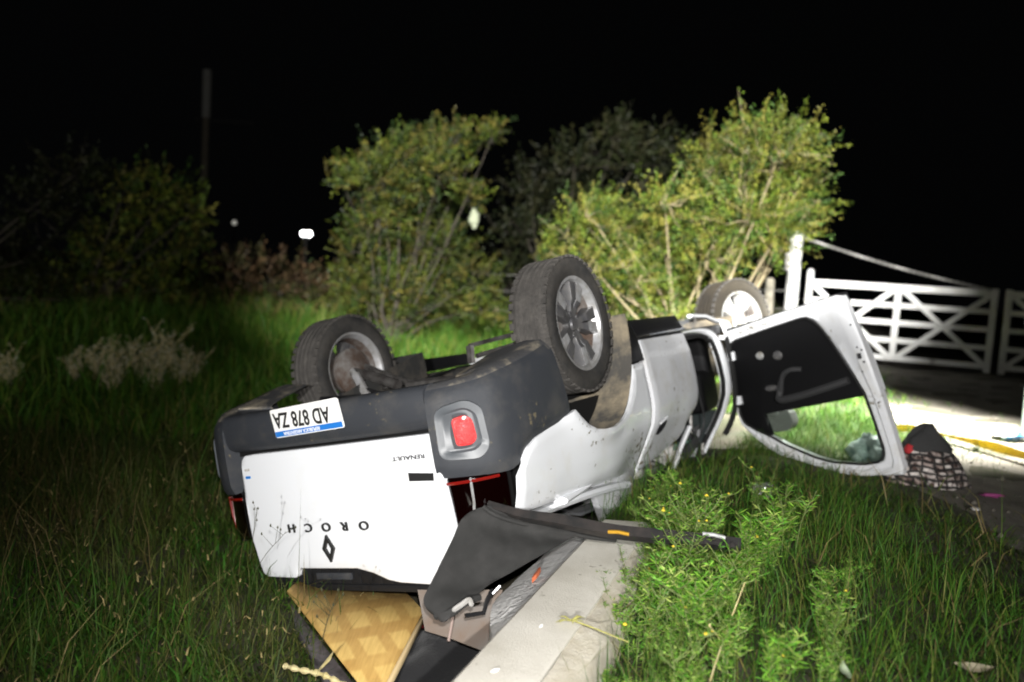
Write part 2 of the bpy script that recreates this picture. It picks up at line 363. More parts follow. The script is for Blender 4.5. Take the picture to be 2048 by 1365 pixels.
# ------------------------------------------------------------------ terrain
def sstep(a, b, x):
    t = np.clip((x - a) / (b - a), 0, 1); return t * t * (3 - 2 * t)
def wall_left(y): return -0.12 + 0.378 * (y - 2.05)
def height(x, y):
    x = np.asarray(x, float); y = np.asarray(y, float)
    shelf = sstep(-0.35, 1.05, x - 0.05 * (y - 3)) if True else 0
    far = sstep(6, 16, y)
    h = -0.42 * (1 - shelf) * (1 - 0.7 * far) - 0.02
    dd = wall_left(y) - x
    ditch = sstep(-0.02, 0.03, dd) * (1 - sstep(0.45, 0.95, dd)) * (1 - sstep(3.2, 4.0, y))
    h = h * (1 - ditch) + (-0.80) * ditch
    h = h + 0.05 * np.sin(x * 1.7 + 0.6 * y) * np.sin(y * 1.1 + 1.3) * sstep(4, 9, y) + 0.02 * np.sin(5.1 * x + 1.0) * np.sin(4.3 * y)
    h = h + 0.9 * sstep(22, 60, y) * sstep(-2, -30, x)
    # pressed in where the crushed roof lies
    qx = (x + .79) * .526 + (y - 4.15) * .85; qy = (x + .79) * .84 - (y - 4.15) * .53
    roof = -.395 + .233 * (x - .40) - .107 * (y - 5.15) - .085
    foot = sstep(.1, .4, qx) * (1 - sstep(3.2, 3.7, qx)) * (1 - sstep(.80, 1.05, np.abs(qy - 0.03)))
    h = h * (1 - foot) + np.minimum(h, roof) * foot
    return h
gx = np.concatenate([-np.geomspace(300, 8, 22), np.linspace(-7.5, 12, 157), np.geomspace(13, 300, 20)])
gy = np.concatenate([[-60, -30, -15, -8, -4, -2], np.linspace(-1, 16, 137), np.geomspace(17, 400, 26)])
X, Y = np.meshgrid(gx, gy); Z = height(X, Y); nx, ny = len(gx), len(gy)
I = np.arange(nx * ny).reshape(ny, nx)
Q = np.stack([I[:-1, :-1], I[:-1, 1:], I[1:, 1:], I[1:, :-1]], -1).reshape(-1, 4)
kind(link_np('ground', np.stack([X, Y, Z], -1).reshape(-1, 3), Q, np.zeros((0, 3)), M['soil'], smooth=True), 'structure')
def drive_edge(y): return 1.02 + 0.34 * y
dy = np.linspace(-3, 60, 150); V = []; NC = 22
for y in dy:
    e = drive_edge(y) + 0.14 * math.sin(2.3 * y) + 0.1 * math.sin(6.1 * y + 1)
    for k in range(NC):
        x = e + (14.0) * (k / (NC - 1)) ** 1.6
        V.append((x, y, float(height(x, y)) + (0.006 if k else -0.03)))
I = np.arange(len(V)).reshape(len(dy), NC)
Q = np.stack([I[:-1, :-1], I[:-1, 1:], I[1:, 1:], I[1:, :-1]], -1).reshape(-1, 4)
kind(link_np('driveway', np.array(V), Q, np.zeros((0, 3)), M['gravel'], smooth=True), 'structure')
# stones scattered on the drive: nobody could count them
SV, SF = [], []
for i in range(150):
    y = rng.uniform(2.4, 12); x = drive_edge(y) + abs(rng.normal(0, 1.2)) + 0.05
    r = rng.uniform(0.008, 0.026); n0 = len(SV); c = np.array([x, y, float(height(x, y)) + 0.006 + r * 0.3])
    for d in ((1, 0, 0), (-1, 0, 0), (0, 1, 0), (0, -1, 0), (0, 0, 1), (0, 0, -1)):
        SV.append(c + np.array(d) * r * rng.uniform(0.6, 1.1, 3))
    SF += [(n0 + a, n0 + b, n0 + e) for a, b, e in ((0, 2, 4), (2, 1, 4), (1, 3, 4), (3, 0, 4), (2, 0, 5), (1, 2, 5), (3, 1, 5), (0, 3, 5))]
kind(link_np('gravel_stones', np.array(SV), np.zeros((0, 4)), np.array(SF), M['gravel']), 'stuff')

# ------------------------------------------------------------------ concrete wall in the foreground
def culvert():
    w = empty('concrete_wall', (0.25, 2.4, -0.8))
    tag(w, 'low pale concrete ditch wall running under the black tonneau cover', 'wall')
    base = Vector((0.25, 2.4, -0.8))
    ys = np.linspace(0.6, 3.62, 34)
    def strip(name, prof, m, jit, taper=False):
        V, F = [], []; n = len(prof)
        for i, y in enumerate(ys):
            g = (float(sstep(2.35, 2.95, y)) + .06) if taper else 1.0
            for k, (dx, z) in enumerate(prof):
                j = jit * noise.noise(Vector((y * 6, k * 3.1, 0.3)))
                V.append(Vector((wall_left(y) + (dx * g if dx < 0 else dx) + j * (g if taper else 1), y, z + j * 0.6)) - base)
        for i in range(len(ys) - 1):
            for k in range(n):
                k2 = (k + 1) % n; F.append((i * n + k, (i + 1) * n + k, (i + 1) * n + k2, i * n + k2))
        F.append(tuple(range(n))); F.append(tuple(range((len(ys) - 1) * n + n - 1, (len(ys) - 1) * n - 1, -1)))
        return fixn(link(name, V, F, m, w, smooth=0.7))
    strip('top_slab', [(0.0, -0.85), (0.0, -0.012), (0.014, 0.0), (0.22, -0.002), (0.235, -0.010), (0.235, -0.85)], M['concrete'], 0.006)
    strip('broken_edge', [(-0.20, -0.85), (-0.20, -0.13), (-0.12, -0.085), (-0.05, -0.06), (-0.003, -0.03), (-0.003, -0.85)], M['mortar'], 0.02, True)
    strip('outer_edge', [(0.237, -0.85), (0.237, -0.012), (0.28, -0.020), (0.315, -0.045), (0.335, -0.10), (0.34, -0.85)], M['sand'], 0.025)
    st = at_z(1072, 1158, -0.055)
    V, F = [], []
    for k, (a, b) in enumerate([(0, 0), (.02, .03), (.03, .06), (.015, .075), (0.0, .05), (-.02, .03), (-.03, -.01)]):
        V.append(st - base + Vector((a * 0.55, b * 0.55, 0.020 + a * 0.55)))
    V += [v + Vector((0.002, 0, -0.02)) for v in V]; n = 7
    F = [tuple(range(n)), tuple(range(2 * n - 1, n - 1, -1))] + [(i, i + n, (i + 1) % n + n, (i + 1) % n) for i in range(n)]
    link('brick_chip', V, F, mat('brick_red', (0.40, 0.10, 0.04), 0.9), w)
    return w
culvert()

# ------------------------------------------------------------------ the overturned pickup
PR = Matrix(((0.52594, 0.81998, 0.2259), (0.84993, -0.51663, -0.10351), (0.03183, 0.24644, -0.96863)))
PT = Vector((-0.4626, 4.3058, 1.0287))
truck = empty('pickup_truck'); truck.matrix_world = Matrix.Translation(PT) @ PR.to_4x4()
tag(truck, 'white double cab pickup lying on its roof across the ditch', 'pickup truck')
T = truck
def CW(x, y, z): return PR @ Vector((x, y, z)) + PT

def ybed(x, z):
    y = interp(z, [(0.30, .80), (.45, .865), (.6, .895), (.75, .903), (.9, .90), (1.0, .885), (1.08, .862), (1.14, .825)])
    d = math.hypot(x - 0.02, (z - .40) * 1.0)
    y += 0.022 * math.exp(-((d - .47) / .06) ** 2)
    y += 0.006 * noise.noise(Vector((x * 4, z * 4, 1.7)))
    return y
def ycab(x, z):
    y = interp(z, [(0.30, .80), (.45, .862), (.6, .886), (.75, .895), (.85, .892), (.95, .868), (1.05, .815), (1.15, .755), (1.25, .70), (1.4, .64)])
    y += 0.010 * noise.noise(Vector((x * 3.2, z * 3.2, 4.1)))
    return y
def panel(name, xs, lo, hi, yf, m, parent, nz=14, th=0.025, side=1, xshift=None):
    V, F = [], []; nxx = len(xs)
    for lay in (0, 1):
        for x in xs:
            a, b = lo(x), hi(x)
            for k in range(nz):
                t = k / (nz - 1); z = a + (b - a) * t
                xx = x + (xshift(x, z) if xshift else 0)
                edge = 0.008 if (k in (0, nz - 1) or x in (xs[0], xs[-1])) else 0
                V.append(Vector((xx, side * (yf(xx, z) - (th if lay else edge)), z)))
    N = nxx * nz
    for i in range(nxx - 1):
        for k in range(nz - 1):
            a, b, c, d = i * nz + k, (i + 1) * nz + k, (i + 1) * nz + k + 1, i * nz + k + 1
            F.append((a, b, c, d)); F.append((a + N, d + N, c + N, b + N))
    for i in range(nxx - 1):
        for k in (0, nz - 1):
            a, b = i * nz + k, (i + 1) * nz + k; F.append((a, a + N, b + N, b))
    for k in range(nz - 1):
        for i in (0, nxx - 1):
            a, b = i * nz + k, i * nz + k + 1; F.append((a, a + N, b + N, b))
    return fixn(link(name, V, F, m, parent, smooth=0.7))

BED_LO = [(-.79, .93), (-.745, .888), (-.74, .87), (-.70, .835), (-.63, .805), (-.45, .775), (-.28, .738), (-.24, .772), (-.18, .822), (-.10, .856), (0, .872), (.12, .876), (.23, .86), (.30, .832),
          (.36, .79), (.42, .73), (.47, .665), (.495, .60), (.50, .60), (.66, .595)]
BED_HI = [(-.80, 1.085), (-.3, 1.12), (.1, 1.14), (.66, 1.19)]
bx = sorted(set([round(v, 4) for v in np.linspace(-.79, .655, 52)] + [a for a, _ in BED_LO if a < .655]))
def blend_y(x, z):
    k = float(sstep(.05, .6, x)); return ybed(x, z) * (1 - k) + ycab(x, z) * k
for s in (1, -1):
    panel('bed_side', bx, lambda x: interp(x, BED_LO), lambda x: interp(x, BED_HI), blend_y, M['paint'], T, nz=16, side=s)
    # black sill cladding in front of the rear arch and along the doors
    panel('sill_cladding', list(np.linspace(.505, .67, 6)), lambda x: .37 if x > .56 else .39, lambda x: .59, lambda x, z: ycab(x, z) + .004, M['black'], T, nz=6, side=s)
    panel('sill_cladding', list(np.linspace(.675, 1.41, 10)), lambda x: .355, lambda x: .455 - .02 * (x - .675), lambda x, z: ycab(x, z) + .004, M['black'], T, nz=6, side=s)

# bed lining, cab back, floor pan
V, F = merge(box((-.12, .0, .70), (1.60, 1.30, .03)), box((.66, 0, .95), (.03, 1.36, .52)), box((-.10, .70, .93), (1.62, .02, .40)), box((-.10, -.70, .93), (1.62, .02, .40)))
link('bed_liner', V, F, M['matte_black'], T, smooth=0)
V, F = merge(box((.0, 0, .62), (1.25, 1.16, .06)), box((1.65, 0, .49), (1.95, 1.56, .06)), box((2.95, 0, .53), (.9, 1.20, .10)), box((.0, .42, .56), (1.5, .09, .08)), box((.0, -.42, .57), (1.5, .09, .08)))
bevel_obj(link('underbody', V, F, M['underbody'], T, smooth=0.5), 0.02)
V, F = merge(tube(smooth_path([(2.4, .2, .45), (1.2, .22, .45), (.5, .3, .46), (.1, .25, .54), (-.45, .2, .56)], 5), .026, 8), tube([(-.4, -.3, .62), (-.4, .2, .62)], .07, 12))
link('exhaust', V, F, M['steel'], T)

# wheel arch liners
def liner(name, cx, cz, r, y0, y1, a0, a1, m, s):
    V, F = [], []; n = 26
    for i in range(n):
        a = a0 + (a1 - a0) * i / (n - 1)
        for y in (y0, (y0 + y1) / 2, y1):
            k = 1 + 0.006 * noise.noise(Vector((a * 4, y * 5, 2)))
            V.append(Vector((cx + r * k * math.cos(a), s * y, cz + r * k * math.sin(a))))
    for i in range(n - 1):
        for k in range(2):
            F.append((i * 3 + k, (i + 1) * 3 + k, (i + 1) * 3 + k + 1, i * 3 + k + 1))
    inner = len(V)
    V.append(Vector((cx, s * y0, cz)))
    for i in range(n - 1): F.append((inner, i * 3, (i + 1) * 3))
    return link(name, V, F, m, T)
for s in (1, -1):
    liner('arch_liner', .02, .42, .475, .52, .893, math.radians(-12), math.radians(165), M['liner'] if s > 0 else M['underbody'], s)
    liner('arch_liner', 2.86, .46, .40, .50, .87, math.radians(-8), math.radians(188), M['liner'], s)

# rear door with its handle cup
def rd_hi(x): return interp(x, [(.68, 1.215), (1.05, 1.165), (1.42, 1.075)])
rdoor = panel('rear_door', list(np.linspace(.685, 1.42, 26)), lambda x: .475 + .0 * x, rd_hi, lambda x, z: ycab(x, z) + .006 - .05 * float(sstep(1.25, 1.42, x)) * float(sstep(.9, 1.1, z)), M['paint_dirty'], T, nz=22, th=.05,
              xshift=lambda x, z: -.02 * float(sstep(.9, 1.2, z)) - 0.035 * float(sstep(.62, .47, z)) * float(sstep(1.3, 1.42, x)))
panel('rear_door', list(np.linspace(.685, 1.42, 20)), lambda x: .475, rd_hi, lambda x, z: ycab(x, z) + .006, M['paint_dirty'], T, nz=14, th=.05, side=-1)
hv, hf = [], []
for i in range(20):
    a = 2 * math.pi * i / 20
    for rr, off in ((1.0, .012), (.82, .016), (.6, .004), (0.02, .001)):
        x = .775 + .062 * rr * math.cos(a); z = .985 + .034 * rr * math.sin(a) - .25 * (x - .775)
        hv.append(Vector((x, ycab(x, z) + .006 + off, z)))
for i in range(20):
    j = (i + 1) % 20
    for k in range(3): hf.append((i * 4 + k, j * 4 + k, j * 4 + k + 1, i * 4 + k + 1))
link('door_handle', hv, hf, M['black'], rdoor)
hp = [Vector((x, ycab(x, .95 + .25 * (.775 - x)) + .022, .945 + .25 * (.775 - x))) for x in np.linspace(.73, .82, 8)]
link('handle_lever', *tube(hp, .007, 6), M['paint_dirty'], rdoor)

# pillars, sill, roof: crushed greenhouse
def bar(name, pts, r, m, n=8, flat=.55, parent=T): return link(name, *tube(smooth_path(pts, 5), r, n, True, flat), m, parent)
RZ = 1.40
V, F = [], []; nxr, nyr = 22, 20
for lay in (0, 1):
    for i in range(nxr):
        for k in range(nyr):
            x = .42 + 1.55 * i / (nxr - 1); y = -.64 + 1.30 * k / (nyr - 1)
            z = RZ - .05 * ((y / .66) ** 2) + .05 * noise.noise(Vector((x * 3, y * 3, 5))) + .03 * noise.noise(Vector((x * 8, y * 8, 9))) - .16 * float(sstep(1.7, 2.0, x)) + (-.02 if lay else 0)
            V.append(Vector((x, y, z)))
N = nxr * nyr
for i in range(nxr - 1):
    for k in range(nyr - 1):
        a, b, c, d = i * nyr + k, (i + 1) * nyr + k, (i + 1) * nyr + k + 1, i * nyr + k + 1
        F += [(a, b, c, d), (a + N, d + N, c + N, b + N)]
fixn(link('roof', V, F, M['paint_dirty'], T))
link('headliner', [v + Vector((0, 0, -.03)) for v in V[N:]], [f for f in F if max(f) < N], M['fabric'], T)
bar('center_pillar', [(1.395, .80, 1.07), (1.33, .735, 1.2), (1.25, .69, 1.33), (1.2, .66, 1.42)], .026, M['paint_dirty'])
bar('center_pillar', [(1.395, -.80, 1.07), (1.3, -.7, 1.25), (1.2, -.64, 1.38)], .026, M['paint_dirty'])
# hinge pillar and windscreen pillar, one bent strip
hpv, hpf = [], []
strip = [(1.36, .475, .02), (1.62, .475, .03), (1.82, .49, .045), (1.96, .53, .06), (2.03, .62, .085), (2.08, .78, .07), (2.12, .95, .06), (2.14, 1.1, .055), (2.10, 1.2, .045), (2.02, 1.3, .035), (1.93, 1.37, .03)]
P = smooth_path([(a, b, 0) for a, b, _ in strip], 5); Wd = np.interp(np.linspace(0, 1, len(P)), np.linspace(0, 1, len(strip)), [c for *_, c in strip])
for i, p in enumerate(P):
    t = P[min(i + 1, len(P) - 1)] - P[max(i - 1, 0)]; t.normalize(); nn = Vector((t.y, -t.x, 0))
    for w_, dyy in ((-1, -.05), (-1, 0), (-.3, .014), (.5, .014), (1, -.0), (1, -.07)):
        q = p + nn * (w_ * Wd[i] * .5); hpv.append(Vector((q.x, ycab(q.x, q.y) - .01 + dyy, q.y)))
for i in range(len(P) - 1):
    for k in range(5): hpf.append((i * 6 + k, (i + 1) * 6 + k, (i + 1) * 6 + k + 1, i * 6 + k + 1))
fixn(link('hinge_pillar', hpv, hpf, M['paint'], T, smooth=0.8))
seal = [Vector((p.x - .0, ycab(p.x, p.y) - .035, p.y)) + Vector((-.045 if i > 12 else 0, 0, .03 if i < 16 else 0)) for i, p in enumerate(P)]
link('door_seal', *tube(seal, .017, 6), M['rubber'], T)
for s in (1, -1):
    V, F = merge(box((1.45, s * .80, .49), (1.55, .09, .07)))
    bevel_obj(link('sill', V, F, M['black'], T), .015)
V, F = tube([(1.62, .845, .372), (1.9, .848, .385), (2.17, .852, .44)], .022, 8, True, .6)
link('sill_edge', V, F, M['paint'], T)
V, F = tube([(1.70, .80, .47), (1.95, .81, .485), (2.12, .82, .52)], .02, 8, True, .6)
link('sill_edge', V, F, M['paint'], T)
bar('windscreen_pillar', [(2.25, -.78, 1.05), (2.0, -.7, 1.25), (1.8, -.62, 1.36)], .03, M['paint_dirty'])

# sail panel and rear pillar folded over the bed rail
bar('bed_rail', [(-.80, .80, 1.125), (-.3, .795, 1.15), (.15, .775, 1.19), (.45, .75, 1.235)], .028, M['paint'], flat=.8)
bar('sail_panel', [(-.42, .84, 1.12), (-.15, .81, 1.115), (.12, .79, 1.09), (.36, .79, 1.07)], .036, M['paint'], n=10, flat=.5)
V, F = prism(arc_round([(.02, 1.19), (.16, 1.14), (.36, 1.08), (.63, 1.17), (.70, 1.42), (.36, 1.43), (.20, 1.27), (.14, 1.22)], .03, 2),
             lambda x, z: Vector((x, ycab(x, z) - .005 + .02 * noise.noise(Vector((x * 7, z * 7, 2))), z)), lambda x, z: Vector((x, ycab(x, z) - .04, z)))
bevel_obj(fixn(link('rear_pillar', V, F, M['paint_dirty'], T)), .006, 2, .7)
V, F = prism([(.02, 1.19), (.36, 1.08), (.63, 1.17), (.70, 1.40), (.3, 1.40)], lambda x, z: Vector((x, -.76, z)), lambda x, z: Vector((x, -.72, z)))
fixn(link('rear_pillar', V, F, M['paint_dirty'], T))

panel('passenger_door', list(np.linspace(1.44, 2.2, 16)), lambda x: .40, lambda x: interp(x, [(1.42, 1.075), (2.2, 1.06)]), lambda x, z: ycab(x, z) + .006, M['paint_dirty'], T, nz=12, th=.05, side=-1)
V, F = [], []
for i in range(12):
    for k in range(14):
        t = i / 11; y = -.70 + 1.38 * k / 13
        V.append(Vector((2.32 - .42 * t + .03 * noise.noise(Vector((t * 4, y * 4, 3))), y * (1 - .08 * t), 1.08 + .31 * t + .03 * noise.noise(Vector((t * 5, y * 5, 8))))))
F = [(i * 14 + k, (i + 1) * 14 + k, (i + 1) * 14 + k + 1, i * 14 + k + 1) for i in range(11) for k in range(13)]
link('windscreen', V, F, mat('crazed_windscreen', (.045, .055, .055), .3, bump=.8, bscale=90), T)
# cabin: seats, head restraints, dashboard, torn airbag, shattered glass
def cushion(name, c, s, m, r=.05, rot=None):
    o = link(name, *box(c, s, rot), m, T); return bevel_obj(o, r, 4)
V, F = merge(box((1.02, 0, .62), (.5, 1.24, .18)), box((.80, 0, .88), (.16, 1.24, .46)))
bevel_obj(link('rear_seat', V, F, M['fabric'], T), .05, 3)
for s in (1, -1):
    V, F = merge(box((1.80, s * .38, .60), (.5, .50, .18)), box((1.52, s * .38, .90), (.16, .48, .48)))
    bevel_obj(link('front_seat', V, F, M['fabric'], T), .05, 3)
    cushion('headrest', (1.46, s * .52 if s > 0 else -.4, 1.235), (.10, .24, .17), M['headrest'], .045, Matrix.Rotation(.35, 3, 'X'))
cushion('headrest', (.86, .56, 1.22), (.09, .22, .13), M['headrest'], .04)
V, F = merge(box((2.20, 0, .92), (.36, 1.40, .30)), box((2.28, 0, .66), (.14, 1.40, .40)))
bevel_obj(link('dashboard', V, F, M['trim'], T), .05, 3)
V, F = lathe([(.17, .0), (.185, .012), (.20, .0), (.185, -.012)], 24, 'Y', True)
Rw = Matrix.Rotation(math.radians(65), 3, 'Z')
link('steering_wheel', [Rw @ v + Vector((1.98, .38, .98)) for v in V], F, M['trim_soft'], T)
V, F = [], []
for i in range(9):
    for k in range(6):
        x = 1.42 + .34 * i / 8; z = 1.17 + .09 * k / 5
        V.append(Vector((x, .66 + .02 * random.random() - .05 * k / 5, z + .02 * random.random() + .08 * (x - 1.42))))
F = [(i * 6 + k, (i + 1) * 6 + k, (i + 1) * 6 + k + 1, i * 6 + k + 1) for i in range(8) for k in range(5) if random.random() > .15]
link('shattered_glass', V, F, M['glass_broken'], T, smooth=0)

link('seat_belt', *tube(smooth_path([(1.34, .70, 1.12), (1.44, .66, 1.0), (1.52, .70, .86), (1.50, .72, .70)], 5), .016, 4, True, .15), M['headrest'], T)
for pts_ in ([(1.5, .70, .58), (1.62, .74, .80), (1.58, .72, 1.02), (1.74, .70, 1.2)], [(1.86, .70, .62), (1.78, .75, .86), (1.9, .72, 1.1), (1.8, .66, 1.27)], [(1.0, .66, 1.2), (1.1, .72, 1.28), (1.02, .70, 1.36)]):
    link('loose_cable', *tube(smooth_path(pts_, 6), .006, 5), M['trim_soft'], T)
for c_, s_, a_, m_ in (((1.62, .70, 1.24), (.18, .02, .07), .5, 'trim_soft'), ((1.72, .69, 1.10), (.07, .015, .12), -.4, 'scrap'), ((.98, .70, 1.30), (.16, .015, .06), .7, 'trim_soft'), ((1.88, .68, 1.30), (.10, .02, .05), -.6, 'headrest'), ((1.12, .69, 1.25), (.05, .012, .09), .2, 'scrap'), ((1.56, .71, .72), (.05, .012, .05), .9, 'alloy')):
    bevel_obj(link('broken_trim', *box(c_, s_, Matrix.Rotation(a_, 3, 'Y') @ Matrix.Rotation(a_ * .6, 3, 'Z')), M[m_], T), .004)
# nose: fender, bonnet, front bumper, grille, headlights (turned away from the camera)
FEN_LO = [(2.24, .42), (2.40, .44), (2.455, .55), (2.52, .68), (2.64, .79), (2.80, .83), (2.95, .81), (3.10, .72), (3.20, .58), (3.24, .46), (3.55, .46)]
for s in (1, -1):
    panel('front_fender', list(np.linspace(2.24, 3.52, 40)), lambda x: interp(x, FEN_LO), lambda x: interp(x, [(2.24, 1.07), (2.8, 1.04), (3.3, .96), (3.55, .88)]),
          lambda x, z: ybed(x, z) - .16 * float(sstep(3.15, 3.6, x)), M['paint'], T, nz=10, side=s)
    V, F = box((3.53, s * .60, .80), (.16, .34, .16)); o = link('headlight', V, F, M['chrome'], T); bevel_obj(o, .03, 3)
V, F = [], []
for i in range(10):
    for k in range(11):
        x = 2.28 + 1.26 * i / 9; y = -.70 + 1.40 * k / 10
        V.append(Vector((x, y * (1 - .12 * i / 9), 1.09 - .11 * (i / 9) ** 2 - .05 * (y / .7) ** 2)))
F = [(i * 11 + k, (i + 1) * 11 + k, (i + 1) * 11 + k + 1, i * 11 + k + 1) for i in range(9) for k in range(10)]
link('bonnet', V, F, M['paint'], T)
V, F = merge(box((3.58, 0, .50), (.18, 1.50, .30)), box((3.50, .72, .48), (.30, .18, .28)), box((3.50, -.72, .48), (.30, .18, .28)))
bevel_obj(link('front_bumper', V, F, M['plastic'], T), .05, 3)
V, F = merge(*[box((3.60, 0, .72 + .045 * k), (.03, .86, .018)) for k in range(5)])
link('grille', V, F, M['black'], T, smooth=0)

# wheels
def tyre_geo(R0=.338, rw=.205, rr=.232):
    h = rw / 2
    prof = [(rr - .012, -h * .80), (rr + .004, -h * .93), (rr + .03, -h * 1.0), (rr + .06, -h * 1.03), (R0 - .035, -h * 1.0), (R0 - .012, -h * .90), (R0 - .003, -h * .78)]
    for a in (-.52, -.17, .17, .52):
        prof += [(R0, h * a - .009), (R0 - .008, h * a - .005), (R0 - .008, h * a + .005), (R0, h * a + .009)]
    prof += [(R0 - .003, h * .78), (R0 - .012, h * .90), (R0 - .035, h * 1.0), (rr + .06, h * 1.03), (rr + .03, h * 1.0), (rr + .004, h * .93), (rr - .012, h * .80)]
    return lathe(prof, 64, 'Y')
def rim_geo(rr=.232):
    h = .0925
    a = lathe([(rr - .012, -h * .95), (rr, -h), (rr + .008, -h * .9), (rr - .022, -h * .6), (rr - .034, 0), (rr - .024, h * .65), (rr + .008, h * .93), (rr + .002, h * 1.02), (rr - .012, h * .98), (rr - .03, h * .6), (rr - .045, 0), (rr - .03, -h * .6)], 48, 'Y', True)
    return a
def spoke_mesh(m, mface, rr=.232, y0=.075):
    """one tapered spoke along +X, its outer pad bright"""
    def ring(r, t, yf, yb): return [Vector((r, yf, -t)), Vector((r, yf, t)), Vector((r, yb, t * 1.2)), Vector((r, yb, -t * 1.2))]
    V = ring(.035, .017, y0 - .022, y0 - .055) + ring(.100, .016, y0 - .012, y0 - .055) + ring(.120, .021, y0 + .001, y0 - .055) + ring(rr - .024, .031, y0 + .004, y0 - .06)
    F = [(0, 1, 2, 3), (15, 14, 13, 12)] + [(j * 4 + k, j * 4 + (k + 1) % 4, (j + 1) * 4 + (k + 1) % 4, (j + 1) * 4 + k) for j in range(3) for k in range(4)]
    o = fixn(link('spoke', V, F, m, None, smooth=.5)); bevel_obj(o, .004, 2); o.data.materials.append(mface)
    for p in o.data.polygons:
        if p.center.x > .12 and p.normal.y > .7: p.material_index = 1
    return o
def hub_geo(y0=.075):
    parts = [lathe([(.001, y0 - .012), (.028, y0 - .012), (.033, y0 - .02), (.036, y0 - .05), (.085, y0 - .05), (.09, y0 - .07), (.001, y0 - .07)], 24, 'Y')]
    for i in range(5):
        a = 2 * math.pi * i / 5 + .93
        v, f = lathe([(.001, y0 - .015), (.011, y0 - .015), (.013, y0 - .022), (.013, y0 - .05)], 8, 'Y')
        parts.append(([p + Vector((.057 * math.cos(a), 0, .057 * math.sin(a))) for p in v], f))
    return merge(*parts)
def wheel(c, side, spin, tyre_m, rim_m, spoke_m, face_m, toe=0.0, camber=0.0):
    w = empty('wheel', c, T); w.rotation_euler = (camber, spin, toe + (0 if side > 0 else math.pi))
    ty = link('tyre', *tyre_geo(), tyre_m, w, smooth=0.5)
    ty.data.materials.append(M['tread'])
    for p in (ty.data.polygons if tyre_m is M['tyre'] else []):
        if abs(p.center.y) < .088 and Vector((p.center.x, p.center.z)).length > .30: p.material_index = 1
    # shoulder blocks
    parts = []
    for k in range(44):
        a = 2 * math.pi * k / 44
        for s2 in (-1, 1):
            rot = Matrix.Rotation(-a, 3, 'Y')
            v, f = box((.3330, s2 * .088, 0), (.012, .026, .032)); parts.append(([rot @ p for p in v], f))
    link('tread_block', *merge(*parts), M['tread'], w, smooth=0)['kind'] = 'stuff'
    rm = link('rim', *rim_geo(), rim_m, w); rm.data.materials.append(M['drum'])
    for p in rm.data.polygons:
        if Vector((p.center.x, p.center.z)).length < .206: p.material_index = 1
    sp0 = spoke_mesh(spoke_m, face_m); sp1 = spoke_mesh(spoke_m, spoke_m)
    for k in range(10):
        o = sp0 if k == 0 else sp1 if k == 1 else (sp0, sp1)[k % 2].copy()
        if k > 1: COL.objects.link(o)
        o.parent = w; o.rotation_euler = (0, -(2 * math.pi * (k // 2) / 5 + .3 + (-.19 if k % 2 else .19)), 0)
    link('hub', *hub_geo(), spoke_m, w)
    link('brake_drum', *lathe([(.001, .03), (.12, .03), (.125, .02), (.125, -.04), (.14, -.045), (.14, -.06), (.10, -.07), (.04, -.10), (.001, -.10)], 28, 'Y'), M['drum'], w)
    return w
wheel((0.0, .775, .345), 1, .35, M['tyre'], M['alloy'], M['alloy_dark'], M['alloy'])
wheel((0.03, -.755, .375), -1, 1.1, M['tyre'], M['alloy'], M['alloy_dark'], M['alloy_dark'])
wheel((2.83, .765, .455), 1, .1, M['tyre_dusty'], M['alloy_white'], M['alloy_white'], M['alloy_white'], toe=.42)
wheel((2.83, -.775, .40), -1, .7, M['tyre'], M['alloy'], M['alloy_dark'], M['alloy'])
# rear axle, arms and brackets
link('rear_axle', *merge(tube([(.0, -.70, .375), (-.02, -.50, .43), (-.05, -.30, .50)], .030, 10), tube([(.12, -.68, .36), (.10, -.45, .46), (.05, -.25, .52)], .022, 8), tube([(0, .70, .345), (.0, .45, .42), (0, .25, .54)], .035, 10), tube([(.05, -.30, .53), (.05, .28, .56)], .05, 8), tube([(.05, -.62, .39), (.45, -.58, .50), (.75, -.52, .52)], .028, 8), tube([(.05, .62, .38), (.45, .58, .48), (.75, .52, .52)], .03, 8)), M['steel'], T)
for pts_, rad in (([(.0, -.66, .40), (-.10, -.55, .47), (-.12, -.40, .52), (-.3, -.25, .56)], .008), ([(.0, .64, .38), (-.16, .50, .43), (-.2, .36, .50), (-.1, .1, .55)], .008), ([(-.45, -.5, .50), (.1, -.5, .53), (.7, -.44, .46), (1.6, -.4, .455)], .010), ([(-.5, .3, .54), (.2, .34, .53), (.75, .3, .455)], .012)):
    link('brake_line', *tube(smooth_path(pts_, 5), rad, 6), M['black'], T)
bevel_obj(link('fuel_tank', *box((.46, .16, .54), (.42, .62, .14)), M['underbody'], T), .03, 3)
def coil(c, r, z0, z1, turns=5):
    return tube([(c[0] + r * math.cos(2 * math.pi * t), c[1] + r * math.sin(2 * math.pi * t), z0 + (z1 - z0) * t / turns) for t in np.linspace(0, turns, turns * 12)], .009, 6)
for s in (1, -1): link('coil_spring', *coil((.1, s * .47), .06, .46, .60), M['steel'], T)
link('shock_absorber', *merge(tube([(-.08, -.58, .40), (-.14, -.42, .62)], .026, 8), tube([(-.06, -.62, .37), (-.1, -.5, .5)], .016, 8)), M['alloy'], T)
link('shock_absorber', *merge(tube([(-.08, .58, .40), (-.14, .42, .62)], .026, 8)), M['steel'], T)
V, F = merge(tube([CWi for CWi in [(-.30, .40, .45), (-.29, .40, .365)]], .024, 6, True, .5), tube([(-.29, .40, .365), (.0, .56, .335), (.2, .66, .33)], .02, 6, True, .6), tube([(-.27, .42, .42), (.1, .60, .37)], .022, 6, True, .6), tube([(-.1, .40, .43), (.1, .62, .39)], .02, 6))
link('suspension_bracket', V, F, M['steel'], T)

